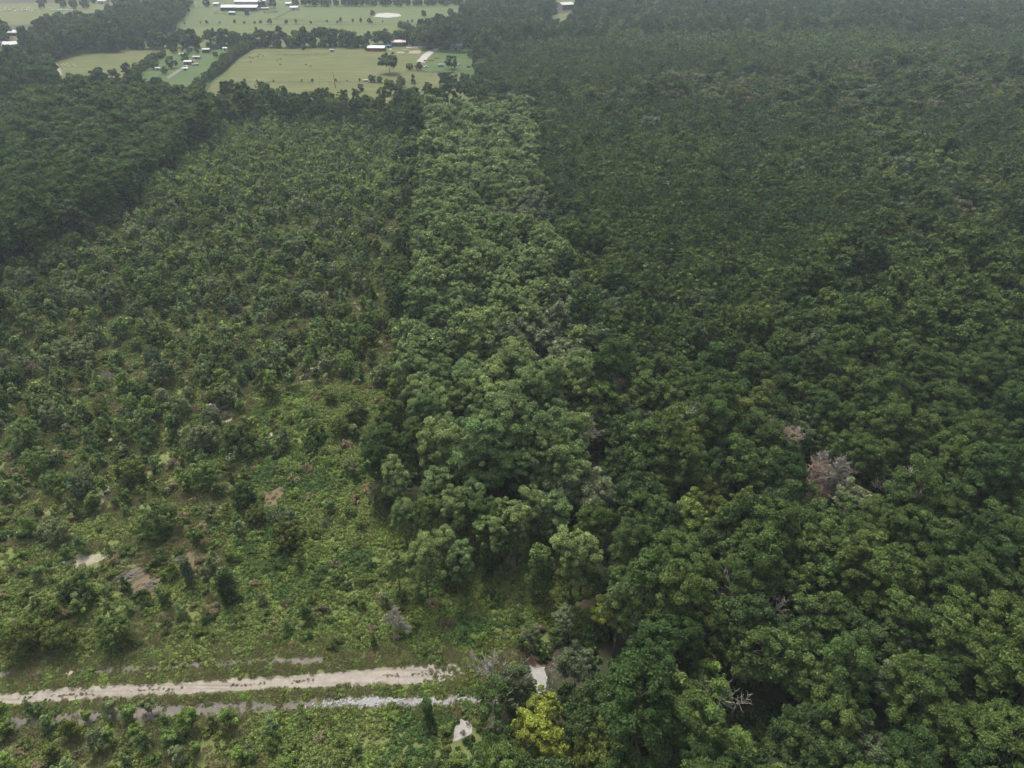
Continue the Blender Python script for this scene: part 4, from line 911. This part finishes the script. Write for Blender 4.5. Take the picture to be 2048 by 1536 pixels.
building(432, 12, 8, 7, 3, 'small grey shed left of the long barn', MG, MG, 0, False, .15, 'shed', 0)
building(588, 20.5, 11, 9, 3.4, 'small white barn right of the long barn by the far fence', MCR, MW, 0, False, .15, 'shed', 0)
building(577, 12, 8, 8, 3.2, 'small pale shed behind the right end of the long barn', MCR, MW, 0, False, .15, 'shed', 0)
building(527, 20, 14, 5, 2.2, 'low pale lean-to right of the long barn', MCR, MW, R_(10), True, .1, 'shelter')
building(25, 101, 17, 15, 4.2, 'blue-walled building with big white roof at the left edge', MBL, MW, R_(12), False, .2, 'workshop', 1)
building(29, 72, 14, 10, 3.4, 'low white-roofed house with brown walls behind the blue building', MBR, MW, 0, False, .2, 'house', 1)
building(82, 90, 10, 8, 3.6, 'white-roofed house among trees right of the blue building', MCR, MW, R_(-8), False, .25, 'house', 1)
building(3, 92, 8, 5, 3, 'small white shed at the very left edge', MW, MW, 0, False, .2, 'shed', 0)
building(412, 106, 7, 5, 3.2, 'dark open shed with white roof at the top of the homestead', MBR, MW, R_(-5), True, .12, 'shed')
building(393, 119, 6.5, 3, 2.4, 'low white-roofed trailer home on the homestead lawn', MCR, MW, R_(-5), False, .1, 'trailer_home', 1)
building(376, 130, 7, 4, 2.8, 'dark house with white roof in the middle of the homestead', MBR, MW, R_(-5), False, .2, 'house', 1)
building(450, 101, 4, 3, 2.2, 'tiny pale shed at the right of the homestead', MCR, MW, 0, False, .2, 'shed', 0)
building(363, 113, 3.4, 3, 2.2, 'tiny white shed behind the homestead trees', MCR, MW, 0, False, .2, 'shed', 0)
building(383, 100, 4, 3, 2.2, 'tiny white roof at the back fence of the homestead', MCR, MW, 0, False, .2, 'shed', 0)
building(371, 141, 4, 3, 1.8, 'low white shed at the front of the homestead', MCR, MW, R_(20), False, .15, 'shed', 0)
building(316, 141, 4, 2.5, 2.0, 'white shed under the left homestead tree', MCR, MW, 0, False, .15, 'shed', 0)
building(1137, 20, 19, 18, 6.5, 'white shed with dark open front in the far woods', MW, MW, R_(25), True, .12, 'shed')
building(1003, 28, 6, 5, 3.4, 'tiny white roof among the far trees', MCR, MW, 0, False, .25, 'house', 0)
building(724, 182, 1.9, 2.2, 2.4, 'little white shed hidden by a small tree in the pasture', MCR, MG, 0, False, .3, 'shed', 0, door=True)
building(664, 104, 3.2, 2.5, 2.2, 'tiny white shelter at the paddock corner', MCR, MW, 0, True, .1, 'shelter')
building(205, 8, 12, 9, 4, 'white house at the top left farmstead', MCR, MW, 0, False, .25, 'house', 1)
def vehicle(px, py, L, W, H, rot, label, mat, name='parked_car', cat='car', boxy=False):
    root = mk(name, None, None, G(px, py), rot, label, cat); m = MB(); z = .35
    if boxy: m.box(-L / 2, L / 2, -W / 2, W / 2, z + .1, H)
    else:
        prof = [(-L / 2, z), (L / 2, z), (L / 2, .8), (L * .3, .95), (L * .18, H), (-L * .15, H), (-L * .22, .95), (-L / 2, .95)]
        V = [(x, s * W / 2, zz) for s in (-1, 1) for x, zz in prof]; n = 8
        m.add(V, [tuple(range(n))[::-1], tuple(range(n, 2 * n))] + [(i, (i + 1) % n, n + (i + 1) % n, n + i) for i in range(n)])
    part('body', root, m, mat)
    for s in (-1, 1):
        q = MB(); q.box(-L * .12, L * .16, s * (W / 2 + .003), s * (W / 2 + .02), H * .62, H * .9) if s > 0 else q.box(-L * .12, L * .16, -W / 2 - .02, -W / 2 - .003, H * .62, H * .9)
        part('window', root, q, MGL)
        for e in (-.32, .32):
            q = MB(); q.tube([(L * e, s * (W / 2 - .12), .34), (L * e, s * (W / 2 + .04), .34)], [.34, .34], 10); part('wheel', root, q, MTY)
MRD = plain('red_paint', (.25, .06, .04)); MBK = plain('black_paint', (.03, .03, .035), None, 1, .4)
vehicle(868, 104, 5.2, 1.9, 1.7, R_(5), 'white pickup parked beside the gravel drive', MW)
vehicle(866, 100, 4.6, 1.8, 1.5, R_(10), 'pale car parked behind the white pickup', MCR)
vehicle(818, 92.5, 4.6, 1.8, 1.5, R_(70), 'white car right of the long open shed', MW)
vehicle(823, 92.5, 4.6, 1.8, 1.5, R_(60), 'silver car second to the right of the long open shed', MG)
vehicle(882, 134, 5.5, 2.2, 2.4, R_(4), 'white camper trailer left of the big dark yard tree', MW, 'camper_trailer', 'trailer', True)
vehicle(852, 135, 4.6, 1.8, 1.5, R_(20), 'pale car right of the tree pair by the drive', MCR)
vehicle(918, 131, 3.6, 1.6, 1.3, R_(30), 'small white vehicle right of the big yard tree', MW)
vehicle(951, 135, 4.2, 1.8, 1.4, R_(60), 'white vehicle by the thin yard sapling', MW)
vehicle(937, 135, 3.6, 1.8, 1.6, R_(10), 'dark machine in the yard left of the white vehicle', MBK)
vehicle(862, 121, 5, 1.8, 1.0, R_(3), 'rusty brown trailer on the lawn nearer the drive', MRD, 'flat_trailer', 'trailer', True)
vehicle(873, 117, 5.5, 1.8, .9, R_(3), 'long rusty trailer in the middle of the lawn', MRD, 'flat_trailer', 'trailer', True)
vehicle(850, 123, 3, 1.6, 1.3, R_(5), 'small dark tractor at the foot of the drive', MBK)
vehicle(785, 108, 3.6, 1.8, 1.9, R_(25), 'dark machinery right of the red barn', MBK)
vehicle(783, 112, 2.6, 1.6, 1.3, R_(0), 'small dark machine in front of the red barn', MBK)
vehicle(811, 102, 6, 2, .9, R_(2), 'pale flat trailer above the small sandy patch', MCR, 'flat_trailer', 'trailer', True)
vehicle(732, 163.5, 4.6, 2, 1.5, R_(0), 'white junk trailer left at the junk line', MW, 'camper_trailer', 'trailer', True)
vehicle(752, 165.5, 9, 2, 1.2, R_(-3), 'long grey junk trailer under the two round trees', MG, 'flat_trailer', 'trailer', True)
vehicle(372, 135, 4.5, 1.8, 1.5, R_(0), 'white car in front of the dark homestead house', MW)
vehicle(391, 131, 6, 2.2, 1.6, R_(35), 'white trailer right of the dark homestead house', MW, 'camper_trailer', 'trailer', True)
# round tank, propane dome
tk = MB(); tk.tube([(0, 0, 0), (0, 0, .7), (0, 0, 1.3)], [2.0, 1.7, .3], 14); mk('feed_dome', None, tk.mesh('dome', [MCR]), G(781, 100), 0, 'small cream dome right of the red barn', 'dome')
# fences
def fence(pts, label, sp=6, h=1.3, w=.12):
    P = [Vector(G(*p)) for p in pts]; root = mk('fence', None, None, P[0], 0, label, 'fence'); rail = MB(); k = 0
    for a, b in zip(P[:-1], P[1:]):
        n = max(1, int((b - a).length / sp)); d = (b - a)
        for z in (.5, .95, h - .08): rail.tube([a - P[0] + Vector((0, 0, z)), b - P[0] + Vector((0, 0, z))], [w * .45] * 2, 4)
        for i in range(n):
            q = a + d * (i / n) - P[0]; m = MB(); m.box(q.x - w, q.x + w, q.y - w, q.y + w, 0, h)
            if k < 95: part('post', root, m, MWD)
            k += 1
    part('rail', root, rail, MWD)
fence([(550, 38), (572, 27), (592, 18)], 'dark board fence running up to the small far barn', 6, 1.6, .2)
fence([(428, 28), (436, 24), (448, 23)], 'dark board fence left of the small far shelter', 6, 1.6, .2)
fence([(428, 28), (460, 30.5), (500, 30), (508, 25)], 'dark paddock fence in front of the long barn', 6, 1.6, .2)
fence([(542, 38.5), (640, 45), (700, 45.5)], 'fence line along the low far hedge', 8, 1.6, .15)
fence([(540, 110.5), (600, 111), (650, 110.5), (662, 106)], 'wire fence across the upper big pasture', 6)
fence([(440, 166), (560, 166.5), (680, 166), (850, 166)], 'wire fence across the lower big pasture', 8)
fence([(965, 143), (850, 146), (820, 144)], 'fence below the farm yard lawn', 6)
rp = MB(); 
for z in (.5, 1, 1.5): rp.tube([(9 * math.cos(a * .314), 9 * math.sin(a * .314), z) for a in range(21)], [.12] * 21, 4)
rt = mk('round_pen', None, None, G(541, 25), 0, 'round dark rail pen right of the long barn', 'pen'); part('rail', rt, rp, MWD)
for a in range(20): q = MB(); q.box(9 * math.cos(a * .314) - .12, 9 * math.cos(a * .314) + .12, 9 * math.sin(a * .314) - .12, 9 * math.sin(a * .314) + .12, 0, 1.7); part('post', rt, q, MWD)
# utility poles
for i, (a, b, l) in enumerate([(806, 93, 'utility pole behind the right end of the long open shed'), (837, 98, 'utility pole between the arena and the white shed')]):
    rt = mk('utility_pole', None, None, G(a, b), 0, l, 'utility pole', 'utility poles of the farm'); q = MB(); q.tube([(0, 0, 0), (0, 0, 9)], [.18, .13], 7); part('pole', rt, q, MWD)
    q = MB(); q.box(-1.1, 1.1, -.2, -.08, 8.2, 8.35); part('crossarm', rt, q, MWD)

# animals
def animal(name, L, H, mat):
    me = bpy.data.meshes.new(name); b = L / 2
    V = [(b * .55, 0, H * .78), (0, 0, H * .74), (-b * .6, 0, H * .8), (b * .85, 0, H * .92), (b * 1.15, 0, H * .82), (b * 1.35, 0, H * .68), (-b * .72, 0, H * .6), (-b * .76, 0, H * .35)]
    Rr = [.17, .19, .16, .1, .085, .06, .03, .025]; E = [(0, 1), (1, 2), (0, 3), (3, 4), (4, 5), (2, 6), (6, 7)]
    for i, x in ((0, b * .5), (2, -b * .55)):
        for s in (-1, 1):
            k = len(V); V += [(x, s * H * .15, H * .55), (x + (.04 if i == 0 else -.08) * H, s * H * .15, H * .28), (x, s * H * .15, .03)]; Rr += [.08, .05, .04]; E += [(i, k), (k, k + 1), (k + 1, k + 2)]
    me.from_pydata(V, E, []); o = bpy.data.objects.new(name, me); S.collection.objects.link(o); md = o.modifiers.new('s', 'SKIN')
    for i, r in enumerate(Rr): me.skin_vertices[0].data[i].radius = (r * H, r * H)
    me.skin_vertices[0].data[1].use_root = True
    o.modifiers.new('u', 'SUBSURF').levels = 1; dg = bpy.context.evaluated_depsgraph_get(); n = bpy.data.meshes.new_from_object(o.evaluated_get(dg))
    bpy.data.objects.remove(o); n.materials.clear(); n.materials.append(mat); return n
cow = animal('cow', 2.1, 1.45, plain('black_hide', (.02, .018, .016), (.03, .025, .02))); shp = animal('goat', 1.2, .85, plain('white_hide', (.75, .73, .7), (.65, .62, .58)))
CW = [(500, 116.5, 'first'), (506, 118, 'second'), (502, 125.5, 'third'), (519.5, 111, 'fourth'), (516, 114.5, 'fifth'), (526, 113, 'sixth'), (555, 122, 'seventh'), (561.5, 120, 'eighth'), (561, 130.5, 'ninth'), (612, 131, 'tenth'), (621, 134.5, 'last')]
for a, b, l in CW: mk('cow', None, cow, G(a, b), rng.rand() * 6.28, 'black cow grazing in the big tan pasture, %s from the left' % l if l != 'last' else 'black cow farthest right in the big tan pasture', 'cow', 'cows in the big pasture')
GT = [(124, 131), (128, 129), (130, 131.5), (134, 128), (136, 132), (139, 134), (126, 133), (149, 131), (151, 134), (154, 133), (134, 127.5), (147, 129.5)]
for a, b in GT: mk('goat', None, shp, G(a, b), rng.rand() * 6.28, 'small white grazing animal at the left end of the small pasture', 'goat', 'white animals in the small pasture')
bl = MB(); bl.tube([(-.9, 0, .75), (-.75, 0, .75), (.75, 0, .75), (.9, 0, .75)], [.6, .75, .75, .6], 12); blm = bl.mesh('bale', [plain('white_wrap', (.45, .45, .45), (.36, .36, .36), 1, .4)])
for i in range(46):
    if i < 20: a, b = 99 + i * 2.4 + rng.rand(), 21.6 + rng.randn() * .25
    elif i < 34: a, b = 2 + (i - 20) * 5.2 + rng.randn() * 2, 22 + rng.randn() * .9
    else: a, b = 2 + (i - 34) * 11 + rng.randn() * 3, 18 + rng.randn() * .8
    if i < 20: l = 'white wrapped bale in the close row right in the top left pasture'; gp = 'white bales in the close row'
    elif i < 34: l = 'white wrapped bale in the loose front line of the top left pasture'; gp = 'white bales in the loose front line'
    else: l = 'white wrapped bale in the sparse back line of the top left pasture'; gp = 'white bales in the sparse back line'
    mk('wrapped_bale', None, blm, G(a, float(b)), rng.rand() * 3, l, 'bale', gp)

# ------------------------------------------------------------------ haze
hb = MB(); hb.box(-4600, 4600, -3200, 6000, -1.2, 160)
hm = bpy.data.materials.new('haze'); hm.use_nodes = True; t = hm.node_tree; t.nodes.remove(t.nodes['Principled BSDF'])
pv = t.nodes.new('ShaderNodeVolumePrincipled'); pv.inputs['Color'].default_value = (.74, .88, .96, 1); pv.inputs['Density'].default_value = .00012; pv.inputs['Anisotropy'].default_value = .2
t.links.new(pv.outputs[0], t.nodes['Material Output'].inputs['Volume'])
mk('haze', None, hb.mesh('haze', [hm]), label='thin pale haze in the air over the far fields and woods', kind='stuff', cat='haze')
print('TREES', len(TREES), 'INDIV', len(INDIV), {k: len(v) for k, v in STUFF.items()}, 'OBJ', len(bpy.data.objects))
